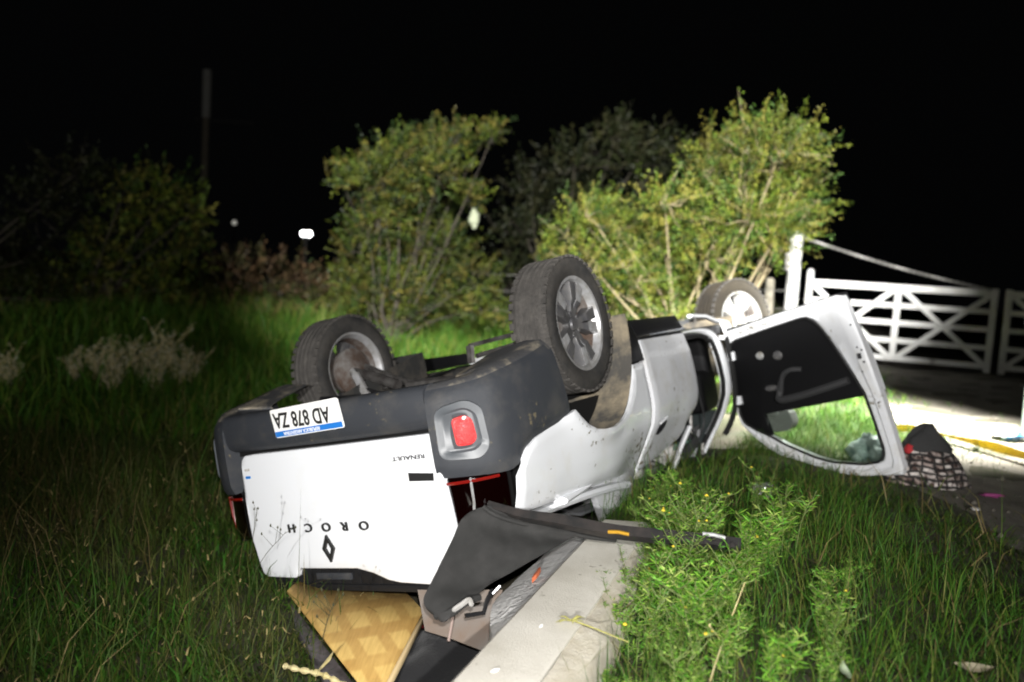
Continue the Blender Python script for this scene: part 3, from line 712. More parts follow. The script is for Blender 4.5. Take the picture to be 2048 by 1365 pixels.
# ---- rear bumper: centre piece and two corner pieces, with bevelled lamp recess
def bump_x(y): return -1.03 + .055 * (abs(y) / .66) ** 2.4
def bcent():
    prof = [(.20, .52), (.055, .508), (.018, .515), (.0, .535), (-.004, .57), (.004, .64), (.016, .672), (.045, .690), (.075, .692)]
    V, F = [], []; ysb = np.linspace(-.628, .628, 30); n = len(prof)
    for y in ysb:
        for dx, z in prof: V.append(Vector((bump_x(y) + dx, y, z)))
    F = [(i * n + k, i * n + k + 1, (i + 1) * n + k + 1, (i + 1) * n + k) for i in range(len(ysb) - 1) for k in range(n - 1)]
    F += [tuple(range(n)), tuple(range((len(ysb) - 1) * n + n - 1, (len(ysb) - 1) * n - 1, -1))]
    return V, F
bumper = fixn(link('rear_bumper', *bcent(), M['plastic'], T, smooth=.8))
CORN = smooth_path([(-.985, .632, 0), (-.965, .70, 0), (-.915, .79, 0), (-.83, .862, 0), (-.70, .897, 0), (-.55, .908, 0), (-.36, .912, 0)], 6)
def ctop(p):
    if p.x < -.90: return .888 + .012 * (p.y - .632) / .2
    return interp(p.x, [(-.90, .90), (-.80, .905), (-.745, .888), (-.74, .868), (-.70, .833), (-.63, .803), (-.45, .773), (-.33, .75)])
def cbot(p): return interp(p.x, [(-.985, .535), (-.9, .525), (-.78, .50), (-.6, .465), (-.36, .42)])
def bcorner(s):
    V, F = [], []; nzc = 14
    for i, p in enumerate(CORN):
        t = CORN[min(i + 1, len(CORN) - 1)] - CORN[max(i - 1, 0)]; t.normalize(); nr = Vector((-t.y, t.x, 0))
        zb, zt = cbot(p), ctop(p)
        col = [(zb - .005, -.30), (zb - .028, -.12), (zb - .02, -.04)]
        for k in range(nzc):
            u = k / (nzc - 1); col.append((zb + (zt - zb) * u, -.022 * (1 - min(1, u / .15)) ** 2 - .016 * max(0, (u - .85) / .15) ** 2 + .006 * math.sin(u * math.pi)))
        col.append((zt - .002, -.05))
        for z, off in col:
            q = p + nr * off
            sh = (.10 * (z - .375) / .37 if z > .375 else 0) * float(sstep(-.62, -.36, p.x)) - .06 * float(sstep(-.62, -.36, p.x))
            V.append(Vector((q.x + sh, s * q.y, z)))
    n = nzc + 4
    F = [(i * n + k, i * n + k + 1, (i + 1) * n + k + 1, (i + 1) * n + k) for i in range(len(CORN) - 1) for k in range(n - 1)]
    F += [tuple(range(n))]
    return V, F
def corner_pt(u, z, off, s=1):
    """u: length along the corner path, off: outward"""
    L = 0
    for i in range(len(CORN) - 1):
        d = (CORN[i + 1] - CORN[i]).length
        if L + d >= u: break
        L += d
    f = (u - L) / max(d, 1e-6); p = CORN[i].lerp(CORN[i + 1], f); t = (CORN[i + 1] - CORN[i]).normalized(); nr = Vector((-t.y, t.x, 0))
    q = p + nr * off; return Vector((q.x, s * q.y, z))
corners = []
for s in (1, -1):
    c = fixn(link('bumper_corner', *bcorner(s), M['plastic'], T, smooth=.8)); corners.append(c)
    c.data.materials.append(M['plastic_dirt'])
    for p in c.data.polygons:
        if p.center.z < cbot(Vector((p.center.x, abs(p.center.y), 0))) + .005 and p.center.x < -.3: p.material_index = 1
    # raised surround of the lamp: ring lofted from outer to inner rounded rectangle
    du = 0 if s > 0 else .19
    outer = arc_round([(.035, .60), (.18, .575), (.245, .62), (.255, .80), (.21, .845), (.03, .83)], .05, 4); outer = [(.04 + (u - .04) * .9 + du, .71 + (z - .71) * .9) for u, z in outer]
    inner = arc_round([(.045, .625), (.17, .61), (.215, .645), (.225, .775), (.19, .805), (.045, .805)], .035, 4); inner = [(.045 + (u - .045) * .9 + du, .71 + (z - .71) * .9) for u, z in inner]
    back = arc_round([(.06, .635), (.17, .62), (.205, .65), (.212, .77), (.185, .795), (.06, .795)], .03, 4); back = [(.045 + (u - .045) * .9 + du, .71 + (z - .71) * .9) for u, z in back]
    V = [corner_pt(u, z, .006, s) for u, z in outer] + [corner_pt(u * .97 + .03 * (.13 + du), z * .97 + .03 * .71, .020, s) for u, z in outer] + [corner_pt(u, z, .017, s) for u, z in inner] + [corner_pt(u, z, .008, s) for u, z in back]
    n = len(outer); F = []
    for j in range(3):
        for i in range(n): F.append((j * n + i, j * n + (i + 1) % n, (j + 1) * n + (i + 1) % n, (j + 1) * n + i))
    F.append(tuple(range(3 * n, 4 * n)))
    fixn(link('lamp_surround', V, F, M['bezel'], c, smooth=.6))
    red = arc_round([(.105, .652), (.165, .642), (.195, .665), (.205, .755), (.18, .78), (.112, .778)], .018, 3); red = [(.045 + (u - .045) * .9 + du, .71 + (z - .71) * .9) for u, z in red]
    n = len(red); V = [corner_pt(u, z, .010, s) for u, z in red] + [corner_pt(u * .94 + .06 * (.145 + du), z * .94 + .06 * .71, .024, s) for u, z in red] + [corner_pt(.145 + du, .71, .029, s)]
    F = [(i, (i + 1) % n, (i + 1) % n + n, i + n) for i in range(n)] + [(n + i, n + (i + 1) % n, 2 * n) for i in range(n)]
    fixn(link('fog_lens', V, F, M['lens_red'], c, smooth=.7))

# plate
PX = -1.040
plate = empty('licence_plate', (0, 0, 0), T)
def pl(y, z, off): return Vector((bump_x(y) - .012 - off + .09 * (z - .565), y, z))
V, F = prism(arc_round([(-.235, .512), (.190, .502), (.195, .632), (-.23, .640)], .012, 3), lambda y, z: pl(-.020, z, .006) + Vector((0, y + .058, 0)), lambda y, z: pl(-.020, z, .0) + Vector((0, y + .058, 0)))
fixn(link('plate_panel', V, F, M['plate'], plate, smooth=.5))
V, F = prism([(-.228, .612), (.188, .604), (.19, .628), (-.226, .636)], lambda y, z: pl(-.020, z, .0085) + Vector((0, y + .058, 0)), lambda y, z: pl(-.020, z, .0062) + Vector((0, y + .058, 0)))
fixn(link('plate_band', V, F, M['plate_blue'], plate, smooth=.5))
text_mesh('AD 878 ZA', .094, .0006, lambda a, b, c: pl(-.020, .562 + b, .0078 + c) + Vector((0, -a * .76 + .012, -a * .012)), 'plate_lettering', M['ink'], plate, 1.02)
text_mesh('REPUBLICA ARGENTINA', .021, .0004, lambda a, b, c: pl(-.020, .621 + b, .0094 + c) + Vector((0, -a, -a * .018 * -1)), 'plate_lettering', M['plate'], plate, 1.0)

# ---- tailgate
TG = [(.635, .705), (.645, .80), (.64, .88), (.662, .96), (.668, 1.12), (.655, 1.15), (.53, 1.315), (.31, 1.305), (.20, 1.265), (.11, 1.245), (-.245, 1.245), (-.265, 1.262), (-.285, 1.29), (-.49, 1.287), (-.525, 1.235), (-.545, 1.10), (-.545, .76), (-.515, .708)]
TG = arc_round(TG, .018, 2)
def tgx(y, z): return -.985 + .012 * (y / .6) ** 2 + .03 * max(0, (z - 1.1)) - .01 * math.exp(-((z - .95) / .2) ** 2)
def tailgate():
    LO = [(-.545, .76), (-.538, .728), (-.515, .708), (-.45, .705), (.635, .705), (.640, .75), (.645, .82), (.655, .92), (.662, 1.0), (.668, 1.11)]
    HI = [(-.545, 1.10), (-.525, 1.235), (-.515, 1.268), (-.49, 1.287), (-.292, 1.290), (-.275, 1.280), (-.262, 1.258), (-.245, 1.245), (.11, 1.245), (.20, 1.265), (.28, 1.296), (.34, 1.306), (.51, 1.315), (.535, 1.305), (.655, 1.15), (.668, 1.12)]
    yy = sorted(set([a for a, _ in LO + HI] + [round(v, 3) for v in np.linspace(-.5, .62, 30)])); nz = 12
    bm = bmesh.new(); G = [[bm.verts.new((0, y, interp(y, LO) + (interp(y, HI) - interp(y, LO)) * k / (nz - 1))) for k in range(nz)] for y in yy]
    for a, b in zip(G, G[1:]):
        for k in range(nz - 1): bm.faces.new((a[k], b[k], b[k + 1], a[k + 1]))
    for v in bm.verts: v.co.x = tgx(v.co.y, v.co.z)
    ex = bmesh.ops.extrude_face_region(bm, geom=list(bm.faces))
    for g in ex['geom']:
        if isinstance(g, bmesh.types.BMVert): g.co.x += .07
    bmesh.ops.recalc_face_normals(bm, faces=bm.faces)
    ed = [e for e in bm.edges if len(e.link_faces) == 2 and e.calc_face_angle(0) > .9 and any(abs(f.normal.x) > .7 for f in e.link_faces)]
    bmesh.ops.bevel(bm, geom=ed, offset=.007, segments=2, affect='EDGES', profile=.5)
    me = bpy.data.meshes.new('tailgate'); bm.to_mesh(me); bm.free(); me.materials.append(M['paint_clean']); me.shade_smooth(); me.set_sharp_from_angle(angle=.8)
    o = bpy.data.objects.new('tailgate', me); COL.objects.link(o); o.parent = T; return o
tg = tailgate()
V, F = merge(*[box((-.925, y, 1.285), (.055, .06, .115)) for y in np.linspace(-.43, .50, 16)], box((-.935, .03, 1.335), (.05, 1.04, .03)), box((-.915, .0, 1.26), (.03, 1.0, .12)))
bevel_obj(link('tailgate_cap', V, F, M['black'], T), .006)
V, F = merge(box((-.955, -.06, 1.285), (.012, .22, .03)))
bevel_obj(link('release_handle', V, F, M['plastic'], tg), .004)
def onT(y, z, off): return Vector((tgx(y, z) - off, y, z))
for ch, y in zip('OROCH', np.linspace(.205, -.245, 5)):
    text_mesh(ch, .062, .003, lambda a, b, c, y=y: onT(y - a * 1.12, 1.055 + b * .85, .003 + c), 'tailgate_letter', M['ink'], tg)
text_mesh('RENAULT', .034, .0008, lambda a, b, c: onT(.50 - a * 1.15, .79 + b * .7, .0015 + c), 'tailgate_letter', M['ink'], tg)
dz = [(0, .062), (.036, 0), (0, -.062), (-.036, 0)]; di = [(0, .034), (.017, 0), (0, -.034), (-.017, 0)]
V = [onT(-.028 + a, 1.152 + b, .0) for a, b in dz] + [onT(-.028 + a, 1.152 + b, .012) for a, b in dz] + [onT(-.028 + a, 1.152 + b, .010) for a, b in di] + [onT(-.028 + a, 1.152 + b, .0) for a, b in di]
F = [(j * 4 + i, j * 4 + (i + 1) % 4, (j + 1) * 4 + (i + 1) % 4, (j + 1) * 4 + i) for j in range(3) for i in range(4)]
bevel_obj(fixn(link('diamond_emblem', V, F, M['ink'], tg, smooth=.4)), .002)
V = [onT(y, z, .003) for y, z in ((.49, .852), (.615, .862), (.612, .892), (.49, .886))] + [onT(y, z, -.01) for y, z in ((.49, .852), (.615, .862), (.612, .892), (.49, .886))]
fixn(link('badge', V, [(0, 1, 2, 3), (7, 6, 5, 4), (0, 4, 5, 1), (1, 5, 6, 2), (2, 6, 7, 3), (3, 7, 4, 0)], M['ink'], tg))
for z in (.775, .81): link('sticker', *box((tgx(-.5, z) - .001, -.50, z), (.002, .035, .012)), M['plate_blue'] if z > .8 else M['scrap'], tg)

# tail lamps and the dark gap round them
for s in (1, -1):
    path = smooth_path([(-.955, .60, 0), (-.945, .68, 0), (-.90, .76, 0), (-.84, .81, 0), (-.795, .835, 0)], 4)
    V, F = [], []
    zs = [.885, .90, .95, 1.0, 1.06, 1.10, 1.115]
    for p in path:
        for z in zs:
            V.append(Vector((p.x + (.012 if z in (zs[0], zs[-1]) else 0), s * (p.y - (.012 if z in (zs[0], zs[-1]) else 0) - .05 * max(0, z - 1.0)), z)))
    n = len(zs)
    F = [(i * n + k, i * n + k + 1, (i + 1) * n + k + 1, (i + 1) * n + k) for i in range(len(path) - 1) for k in range(n - 1)]
    lamp = fixn(link('tail_lamp', V, F, M['lamp_dark'], T, smooth=.8))
    V, F = tube([(p.x - .004, s * (p.y + .004), .915) for p in path[:-3]], .007, 6); link('lamp_strip', V, F, M['lamp_red'], lamp)
    q = path[7]; V, F = tube([(q.x - .006, s * (q.y + .003), .905), (q.x - .004, s * (q.y), 1.0), (q.x + .0, s * (q.y - .015), 1.07)], .006, 6); link('lamp_divider', V, F, M['lamp_red'] if s < 0 else M['alloy'], lamp)
    V, F = merge(box((-.84, s * .66, 1.0), (.08, .16, .26)), box((-.765, s * .745, 1.0), (.10, .11, .26)))
    link('lamp_housing', V, F, M['matte_black'], T, smooth=0)

# ---- open front door
TH = math.radians(70); DD = Vector((-math.cos(TH), math.sin(TH), 0)); DN = Vector((-math.sin(TH), -math.cos(TH), 0))   # along the door, inner side
DH = Vector((2.22, .90, 0))
def dp(l, z, off): return DH + DD * l + Vector((0, 0, z)) + DN * off
outer = [(-.038, .520), (.40, .452), (.885, .398), (.905, .415), (.93, .50), (.975, .70), (1.01, .87), (1.04, 1.05), (1.07, 1.28), (1.098, 1.53), (1.085, 1.553), (.84, 1.566), (.565, 1.558), (.398, 1.503), (.27, 1.44), (.168, 1.379), (.07, 1.295), (-.025, 1.197), (-.05, 1.05), (-.06, .905), (-.05, .7)]
inner = [(-.020, .635), (.035, .592), (.30, .552), (.583, .511), (.63, .513), (.675, .54), (.721, .591), (.78, .70), (.84, .83), (.90, .96), (.935, 1.04), (.965, 1.2), (.995, 1.39), (.985, 1.45), (.957, 1.472), (.851, 1.488), (.642, 1.474), (.53, 1.445), (.429, 1.404), (.31, 1.352), (.201, 1.290), (.09, 1.24), (.005, 1.19), (-.018, 1.128), (-.026, .892)]
def resample(poly, n):
    P = [Vector(p) for p in poly] + [Vector(poly[0])]; L = [0]
    for a, b in zip(P, P[1:]): L.append(L[-1] + (b - a).length)
    out = []
    for t in np.linspace(0, L[-1], n, endpoint=False):
        i = max(k for k in range(len(P) - 1) if L[k] <= t + 1e-9); f = (t - L[i]) / max(L[i + 1] - L[i], 1e-9)
        out.append(P[i].lerp(P[i + 1], f))
    return out
def radial(poly, c, n):
    """boundary points of a star-shaped polygon at n even angles"""
    out = []
    P = [Vector(p) for p in poly]
    for k in range(n):
        a = 2 * math.pi * k / n; d = Vector((math.cos(a), math.sin(a))); best = None
        for p, q in zip(P, P[1:] + P[:1]):
            e = q - p; den = d.x * e.y - d.y * e.x
            if abs(den) < 1e-12: continue
            w = p - c; t = (w.x * e.y - w.y * e.x) / den; u = (w.x * d.y - w.y * d.x) / den
            if t > 0 and -1e-6 <= u <= 1 + 1e-6 and (best is None or t < best): best = t
        out.append(c + d * best)
    return out
c0 = Vector((.47, 1.0)); ND = 120
O_, I_ = radial(outer, c0, ND), radial(inner, c0, ND)
V = []
prof = [(0.0, -.055), (0.0, .0), (.10, .012), (.42, .016), (.55, .004), (.88, .004), (1.0, -.012), (1.0, -.05)]
for k in range(ND):
    for f, off in prof:
        p = O_[k].lerp(I_[k], f); V.append(dp(p.x, p.y, off + .004 * noise.noise(Vector((p.x * 6, p.y * 6, 1)))))
n = len(prof); F = [(k * n + j, k * n + j + 1, ((k + 1) % ND) * n + j + 1, ((k + 1) % ND) * n + j) for k in range(ND) for j in range(n - 1)]
fdoor = fixn(link('front_door', V, F, M['paint_dirty'], T, smooth=.6))
# outer skin below the window and thin black lower cladding
skin = [(-.03, .56), (.88, .41), (.99, .80), (1.03, 1.03), (.20, 1.12), (-.03, 1.15), (-.05, .9)]
V, F = prism(skin, lambda l, z: dp(l, z, -.060), lambda l, z: dp(l, z, -.085)); fixn(link('door_skin', V, F, M['paint'], fdoor))
V, F = prism([(-.03, .50), (.885, .388), (.90, .47), (-.03, .60)], lambda l, z: dp(l, z, -.020), lambda l, z: dp(l, z, -.10)); fixn(link('door_cladding', V, F, M['black'], fdoor))
V, F = tube([dp(p.x, p.y, .006) for p in I_] + [dp(I_[0].x, I_[0].y, .006)], .009, 6); link('window_seal', V, F, M['rubber'], fdoor)
# trim panel (dark) with pocket, armrest, speaker, pull handle
trim = [p for p in inner if p[1] < 1.035] + [(.93, 1.055), (.60, 1.092), (.30, 1.122), (.17, 1.137), (.185, 1.21), (.205, 1.288), (.09, 1.24), (.005, 1.19), (-.018, 1.128)]
trim = [(-.026, .892), (-.020, .635), (.035, .592), (.30, .552), (.583, .511), (.63, .513), (.675, .54), (.721, .591), (.78, .70), (.84, .83), (.90, .96), (.935, 1.04), (.93, 1.055), (.60, 1.092), (.30, 1.122), (.17, 1.137), (.185, 1.21), (.205, 1.288), (.09, 1.24), (.005, 1.19), (-.018, 1.128)]
V, F = prism(trim, lambda l, z: dp(l, z, -.004), lambda l, z: dp(l, z, -.045)); bevel_obj(fixn(link('door_trim', V, F, M['trim'], fdoor)), .006)
arm = smooth_path([(.36, .90, .01), (.345, 1.00, .03), (.36, 1.035, .045), (.50, 1.02, .055), (.68, .985, .055), (.86, .945, .03)], 5)
link('armrest', *tube([dp(a, b, c) for a, b, c in arm], [.014 + .012 * min(1, i / 8) for i in range(len(arm))], 8), M['trim_soft'], fdoor)
arm2 = smooth_path([(.35, 1.0, .02), (.40, .88, .04), (.47, .84, .04), (.54, .845, .02)], 5)
link('pull_handle', *tube([dp(a, b, c) for a, b, c in arm2], .018, 8), M['trim_soft'], fdoor)
def on_door(V, l, z, off, sc=(1, 1, 1)): return [dp(l + v.x * sc[0], z + v.z * sc[1], off + v.y * sc[2]) for v in V]
V2, F2 = lathe([(.001, .02), (.03, .016), (.042, .0)], 14, 'Y'); link('door_lock', on_door(V2, .225, .722, .0, (.75, .7, 1)), F2, M['alloy_white'], fdoor)
link('mirror_knob', on_door(V2, .365, .735, .0, (.9, .8, 1)), F2, M['alloy_dark'], fdoor)
link('inner_handle', on_door(V2, .27, .955, .0, (1.3, .55, 1.2)), F2, M['alloy_dark'], fdoor)
gl = [(.165, 1.13), (.30, 1.115), (.60, 1.085), (.935, 1.05), (.97, 1.2), (.998, 1.39), (.985, 1.46), (.957, 1.478), (.851, 1.494), (.642, 1.48), (.429, 1.41), (.31, 1.358), (.20, 1.296), (.18, 1.21)]
V, F = prism(gl, lambda l, z: dp(l, z, -.022), lambda l, z: dp(l, z, -.027)); fixn(link('door_glass', V, F, M['glass'], fdoor))
link('door_latch', *merge(box(tuple(dp(.955, .80, .012)), (.05, .02, .035)), box(tuple(dp(.975, .84, .012)), (.018, .012, .012))), M['black'], fdoor)
for l_, z_ in ((.945, .745), (.972, .765), (.955, .90), (.93, .60), (1.02, 1.1)): link('door_screw', on_door(V2, l_, z_, .010, (.16, .16, .4)), F2, M['black'], fdoor)
# mirror housing on the outer side
def mir():
    parts = []
    poly = arc_round([(.10, 1.14), (.30, 1.13), (.315, 1.235), (.27, 1.275), (.13, 1.285)], .03, 3)
    cx = sum(p[0] for p in poly) / len(poly); cz = sum(p[1] for p in poly) / len(poly)
    rings = [(1.0, -.115), (1.02, -.14), (.96, -.19), (.75, -.225), (.3, -.24)]
    V = [dp(cx + (a - cx) * f, cz + (b - cz) * f, off) for f, off in rings for a, b in poly]; n = len(poly)
    F = [(j * n + i, j * n + (i + 1) % n, (j + 1) * n + (i + 1) % n, (j + 1) * n + i) for j in range(len(rings) - 1) for i in range(n)]
    F += [tuple(range(n)), tuple(range(len(rings) * n - 1, (len(rings) - 1) * n - 1, -1))]
    return merge((V, F), tube([dp(.12, 1.12, -.08), dp(.22, 1.16, -.15)], .03, 8))
fixn(link('wing_mirror', *mir(), mat('mirror_grey', (.16, .15, .15), .5), fdoor, smooth=.7))
link('door_hinge', *merge(box((2.215, .895, .70), (.05, .05, .06)), box((2.215, .89, 1.02), (.05, .05, .06))), M['paint_dirty'], T)
link('door_hinge', *tube([(2.16, .84, .55), dp(.03, .575, -.03)], .018, 6), M['paint_dirty'], T)
link('hinge_cover', *tube(smooth_path([(2.19, .885, .55), (2.205, .885, .8), (2.20, .872, 1.0), (2.20, .82, 1.15), (2.16, .76, 1.25)], 4), .02, 6), M['rubber'], T)

# ------------------------------------------------------------------ tonneau cover hanging off the bed
def tonneau():
    b0 = at(985, 1022, 3.02)
    root = empty('tonneau_cover', b0); tag(root, 'torn black vinyl tonneau cover sheet drooping from its rail over the concrete wall', 'tonneau cover')
    rel = lambda p: Vector(p) - b0
    left = [at(978, 1012, 3.00), at(948, 1020, 2.97), at(922, 1040, 2.94), at(905, 1079, 2.88), at(884, 1120, 2.82), at(861, 1167, 2.75), at(848, 1196, 2.70), at(852, 1216, 2.68), at(870, 1234, 2.68)]
    right = [at(1172, 1066, 3.12), at(1160, 1070, 3.10), at(1141, 1077, 3.08), at(1112, 1094, 3.00), at(1066, 1120, 2.93), at(1020, 1146, 2.86), at(980, 1168, 2.79), at(950, 1194, 2.73), at(915, 1214, 2.69)]
    Lp, Rp = smooth_path(left, 4), smooth_path(right, 4); nU = 26; V, F = [], []
    for lay in (0, 1):
        for i in range(len(Lp)):
            for k in range(nU):
                t = k / (nU - 1); p = Lp[i].lerp(Rp[i], t); u = i / (len(Lp) - 1)
                q = p + Vector((0, -.035 * math.sin(math.pi * t) * (0.4 + u), -.012 * math.sin(math.pi * t)))
                q += Vector((.3, -1, .4)) * (.011 * noise.noise(Vector((q.x * 8, q.y * 8, q.z * 8))) + .005 * noise.noise(Vector((q.x * 25, q.y * 25, q.z * 25))))
                V.append(rel(q) + (Vector((0, .005, -.004)) if lay else Vector()))
    n = len(Lp) * nU
    for i in range(len(Lp) - 1):
        for k in range(nU - 1):
            a = (i * nU + k, (i + 1) * nU + k, (i + 1) * nU + k + 1, i * nU + k + 1); F += [a, tuple(x + n for x in reversed(a))]
    bd = [k for k in range(nU)] + [i * nU + nU - 1 for i in range(1, len(Lp))] + [(len(Lp) - 1) * nU + k for k in range(nU - 2, -1, -1)] + [i * nU for i in range(len(Lp) - 2, 0, -1)]
    for a, b in zip(bd, bd[1:] + bd[:1]): F.append((a, a + n, b + n, b))
    fixn(link('cover_sheet', V, F, M['vinyl'], root, smooth=1.2))
    hem = smooth_path([rel(p) for p in (at(966, 1014, 2.985), at(990, 1030, 2.98), at(1040, 1046, 3.02), at(1120, 1062, 3.08), at(1178, 1074, 3.11), at(1232, 1080, 3.13))], 5)
    link('hem_welt', *tube(hem, .011, 8), M['vinyl'], root)
    rail = smooth_path([rel(p) for p in (at(974, 1010, 3.02), at(1040, 1030, 3.02), at(1120, 1043, 3.01), at(1230, 1064, 2.98), at(1350, 1076, 2.93), at(1482, 1092, 2.86))], 5)
    link('side_rail', *tube(rail, [.019 + .012 * min(1, i / 10) for i in range(len(rail))], 4, True, .95), M['rail_black'], root, smooth=0)
    lip = [p + Vector((0, -.02, .024)) for p in rail[18:24]]
    for q0, q1, nm, m in ((at(1405, 1068, 2.86), at(1450, 1076, 2.85), 'scuff_patch', M['tape']), (at(1216, 1064, 2.95), at(1258, 1069, 2.935), 'orange_tag', M['tag'])):
        link(nm, *tube([rel(q0), rel((q0 + q1) / 2) + Vector((0, 0, .004)), rel(q1)], .013, 6, True, .5), m, root)
    # rolled, torn bottom end showing the pale lining
    roll = smooth_path([rel(p) for p in (at(870, 1232, 2.67), at(900, 1226, 2.66), at(930, 1205, 2.68), at(960, 1195, 2.72))], 5)
    link('rolled_end', *tube(roll, [.014, .016, .017, .018, .018, .018, .018, .017, .016, .016, .015, .015, .014, .013, .012, .012], 8), M['vinyl'], root)
    link('torn_lining', *tube(smooth_path([rel(p) for p in (at(905, 1222, 2.645), at(925, 1208, 2.64), at(938, 1200, 2.65), at(944, 1214, 2.64))], 4), [.004] + [.010] * 11 + [.003], 6), M['headrest'], root)
    br = [rel(p) for p in (at(930, 1232, 2.75), at(968, 1226, 2.77), at(975, 1200, 2.80), at(985, 1180, 2.84))]
    link('rail_bracket', *tube(br, .012, 5, True, .6), M['black'], root)
    link('bracket_clip', *tube([rel(at(985, 1188, 2.74)), rel(at(1000, 1172, 2.75))], [.004, .006], 6), M['alloy'], root)
tonneau()

# ------------------------------------------------------------------ things lying in the ditch
def flat_thing(name, pts, th, m, smooth=0.5):
    c = sum(pts, Vector()) / len(pts); nrm = (pts[1] - pts[0]).cross(pts[2] - pts[1]).normalized()
    if nrm.z < 0: nrm = -nrm
    V = [p - c for p in pts] + [p - c - nrm * th for p in pts]; n = len(pts)
    F = [tuple(range(n)), tuple(range(2 * n - 1, n - 1, -1))] + [(i, i + n, (i + 1) % n + n, (i + 1) % n) for i in range(n)]
    o = fixn(link(name, V, F, m, None, smooth)); o.location = c; return o
bA, bD, bE = at_z(574, 1190, -.37), at_z(848, 1230, -.33), at_z(764, 1392, -.34)
nrm = (bD - bA).cross(bE - bA).normalized()
def on_board(px, py):
    v = FW + RT * ((px - 1024) / FPX) - UP * ((py - 682.5) / FPX)
    return CAM + v * ((bA - CAM).dot(nrm) / v.dot(nrm))
bpts = [bA, on_board(596, 1168), on_board(806, 1186), bD, bE, on_board(738, 1400)]
pc_ = sum(bpts, Vector()) / 6
board = empty('plywood_board', pc_); tag(board, 'yellow plywood board sticking out from under the tailgate', 'board')
def bslab(name, pts, top, th, m):
    nn = nrm if nrm.z > 0 else -nrm
    V = [p - pc_ + nn * top for p in pts] + [p - pc_ + nn * (top - th) for p in pts]; n = len(pts)
    F = [tuple(range(n)), tuple(range(2 * n - 1, n - 1, -1))] + [(i, i + n, (i + 1) % n + n, (i + 1) % n) for i in range(n)]
    return bevel_obj(fixn(link(name, V, F, m, board)), .003, 1)
bslab('ply_face', bpts, .02, .014, M['plywood'])
e0, e1 = bpts[3], bpts[4]; inn = (bpts[0] - bpts[3]).normalized() * .016
ed_ = (e1 - e0).normalized()
bslab('edge_strip', [e0 + inn * .0, e1 + inn * .0, e1 - inn * .9, e0 - inn * .9], .021, .03, mat('ply_edge', (.62, .47, .25), .8))
side_dir = (bpts[5] - bpts[0]).normalized(); outw = Vector((-side_dir.y, side_dir.x, 0)).normalized()
if outw.x > 0: outw = -outw
bslab('dark_batten', [bpts[0] + side_dir * .06, bpts[0] + side_dir * .95, bpts[0] + side_dir * .95 + outw * .085, bpts[0] + side_dir * .3 + outw * .05], -.012, .04, mat('dark_batten', (.05, .045, .045), .8, col2=(.10, .085, .09), scale=20))

def blob(name, c, rad, m, seed, lump=.35, parent=None, n=20, power=1.0, fold=0.0):
    V, F = [], []
    for i in range(n + 1):
        th = math.pi * i / n
        for k in range(n):
            ph = 2 * math.pi * k / n; d = Vector((math.sin(th) * math.cos(ph), math.sin(th) * math.sin(ph), math.cos(th)))
            q = 1 + lump * noise.noise(d * 1.6 + Vector((seed, 0, 0))) + fold * noise.noise(d * 6 + Vector((seed, 3, 0)))
            V.append(Vector((d.x * rad[0], d.y * rad[1], d.z * rad[2])) * q)
    for i in range(n):
        for k in range(n):
            k2 = (k + 1) % n; F.append((i * n + k, (i + 1) * n + k, (i + 1) * n + k2, i * n + k2))
    o = fixn(link(name, V, F, m, parent, smooth=1.4)); o.location = c; return o
cl = empty('cloth_bundle', at_z(870, 1345, -.50)); tag(cl, 'black cloth bundle lying in the ditch between plywood board and concrete wall', 'clothing')
blob('cloth', (0, 0, 0), (.24, .30, .12), M['black_cloth'], 3.3, .4, cl, 22, fold=.12)
blob('cloth_fold', (-.13, .16, .07), (.06, .08, .05), mat('charcoal_cloth', (.035, .035, .038), .9), 8.1, .4, cl, 12, fold=.1)
V, F = tube([(-.16, .12, .075), (-.12, .17, .10), (-.07, .22, .09)], [.006, .014, .006], 6); link('red_trim', V, F, M['red_cloth'], cl)
V, F = tube([(.0, .25, .09), (.10, .22, .09), (.17, .14, .06)], [.004, .007, .004], 6); link('red_trim', V, F, M['red_cloth'], cl)
V, F = box((-.06, .25, .10), (.045, .03, .012)); bevel_obj(link('yellow_patch', V, F, M['yellow'], cl), .004)
ct = empty('carton_sheet', at_z(920, 1280, -.52)); tag(ct, 'pale pinkish carton piece standing in the ditch behind the black cloth', 'carton')
cpts = [(at(835, 1180, 3.12), at(1005, 1180, 3.05), at(985, 1310, 2.86), at(905, 1280, 2.92), at(850, 1262, 2.98))][0]
c_ = ct.location
V = [Vector(p) - c_ for p in cpts]; V += [p + Vector((.0, .012, -.004)) for p in V]; n = 5
fixn(link('carton_panel', V, [tuple(range(n)), tuple(range(2 * n - 1, n - 1, -1))] + [(i, i + n, (i + 1) % n + n, (i + 1) % n) for i in range(n)], M['carton'], ct))
V, F = tube([at(908, 1200, 3.02) - c_, at(905, 1240, 2.96) - c_, at(897, 1283, 2.905) - c_], .006, 6); link('carton_fold', V, F, mat('carton_edge', (.32, .24, .21), .8), ct)
# corn stalk at the lower left
st = [at_z(568, 1332, -.34), at_z(600, 1340, -.33), at_z(640, 1348, -.325), at_z(672, 1362, -.33), at_z(720, 1385, -.33)]
root = st[0].copy(); V, F = tube(smooth_path([p - root for p in st], 6), [.009 + .004 * math.sin(i * 1.9) for i in range(25)], 7)
o = link('dry_stalk', V, F, M['stalk'], None); o.location = root; tag(o, 'thick pale yellow dry stalk on the grass beside the plywood board', 'stalk')
lf = [Vector((.13, -.02, .0)), Vector((.165, -.0, .04)), Vector((.18, -.02, .075))]
link('stalk_leaf', *tube(lf, [.006, .012, .002], 5, True, .3), M['stalk'], o)

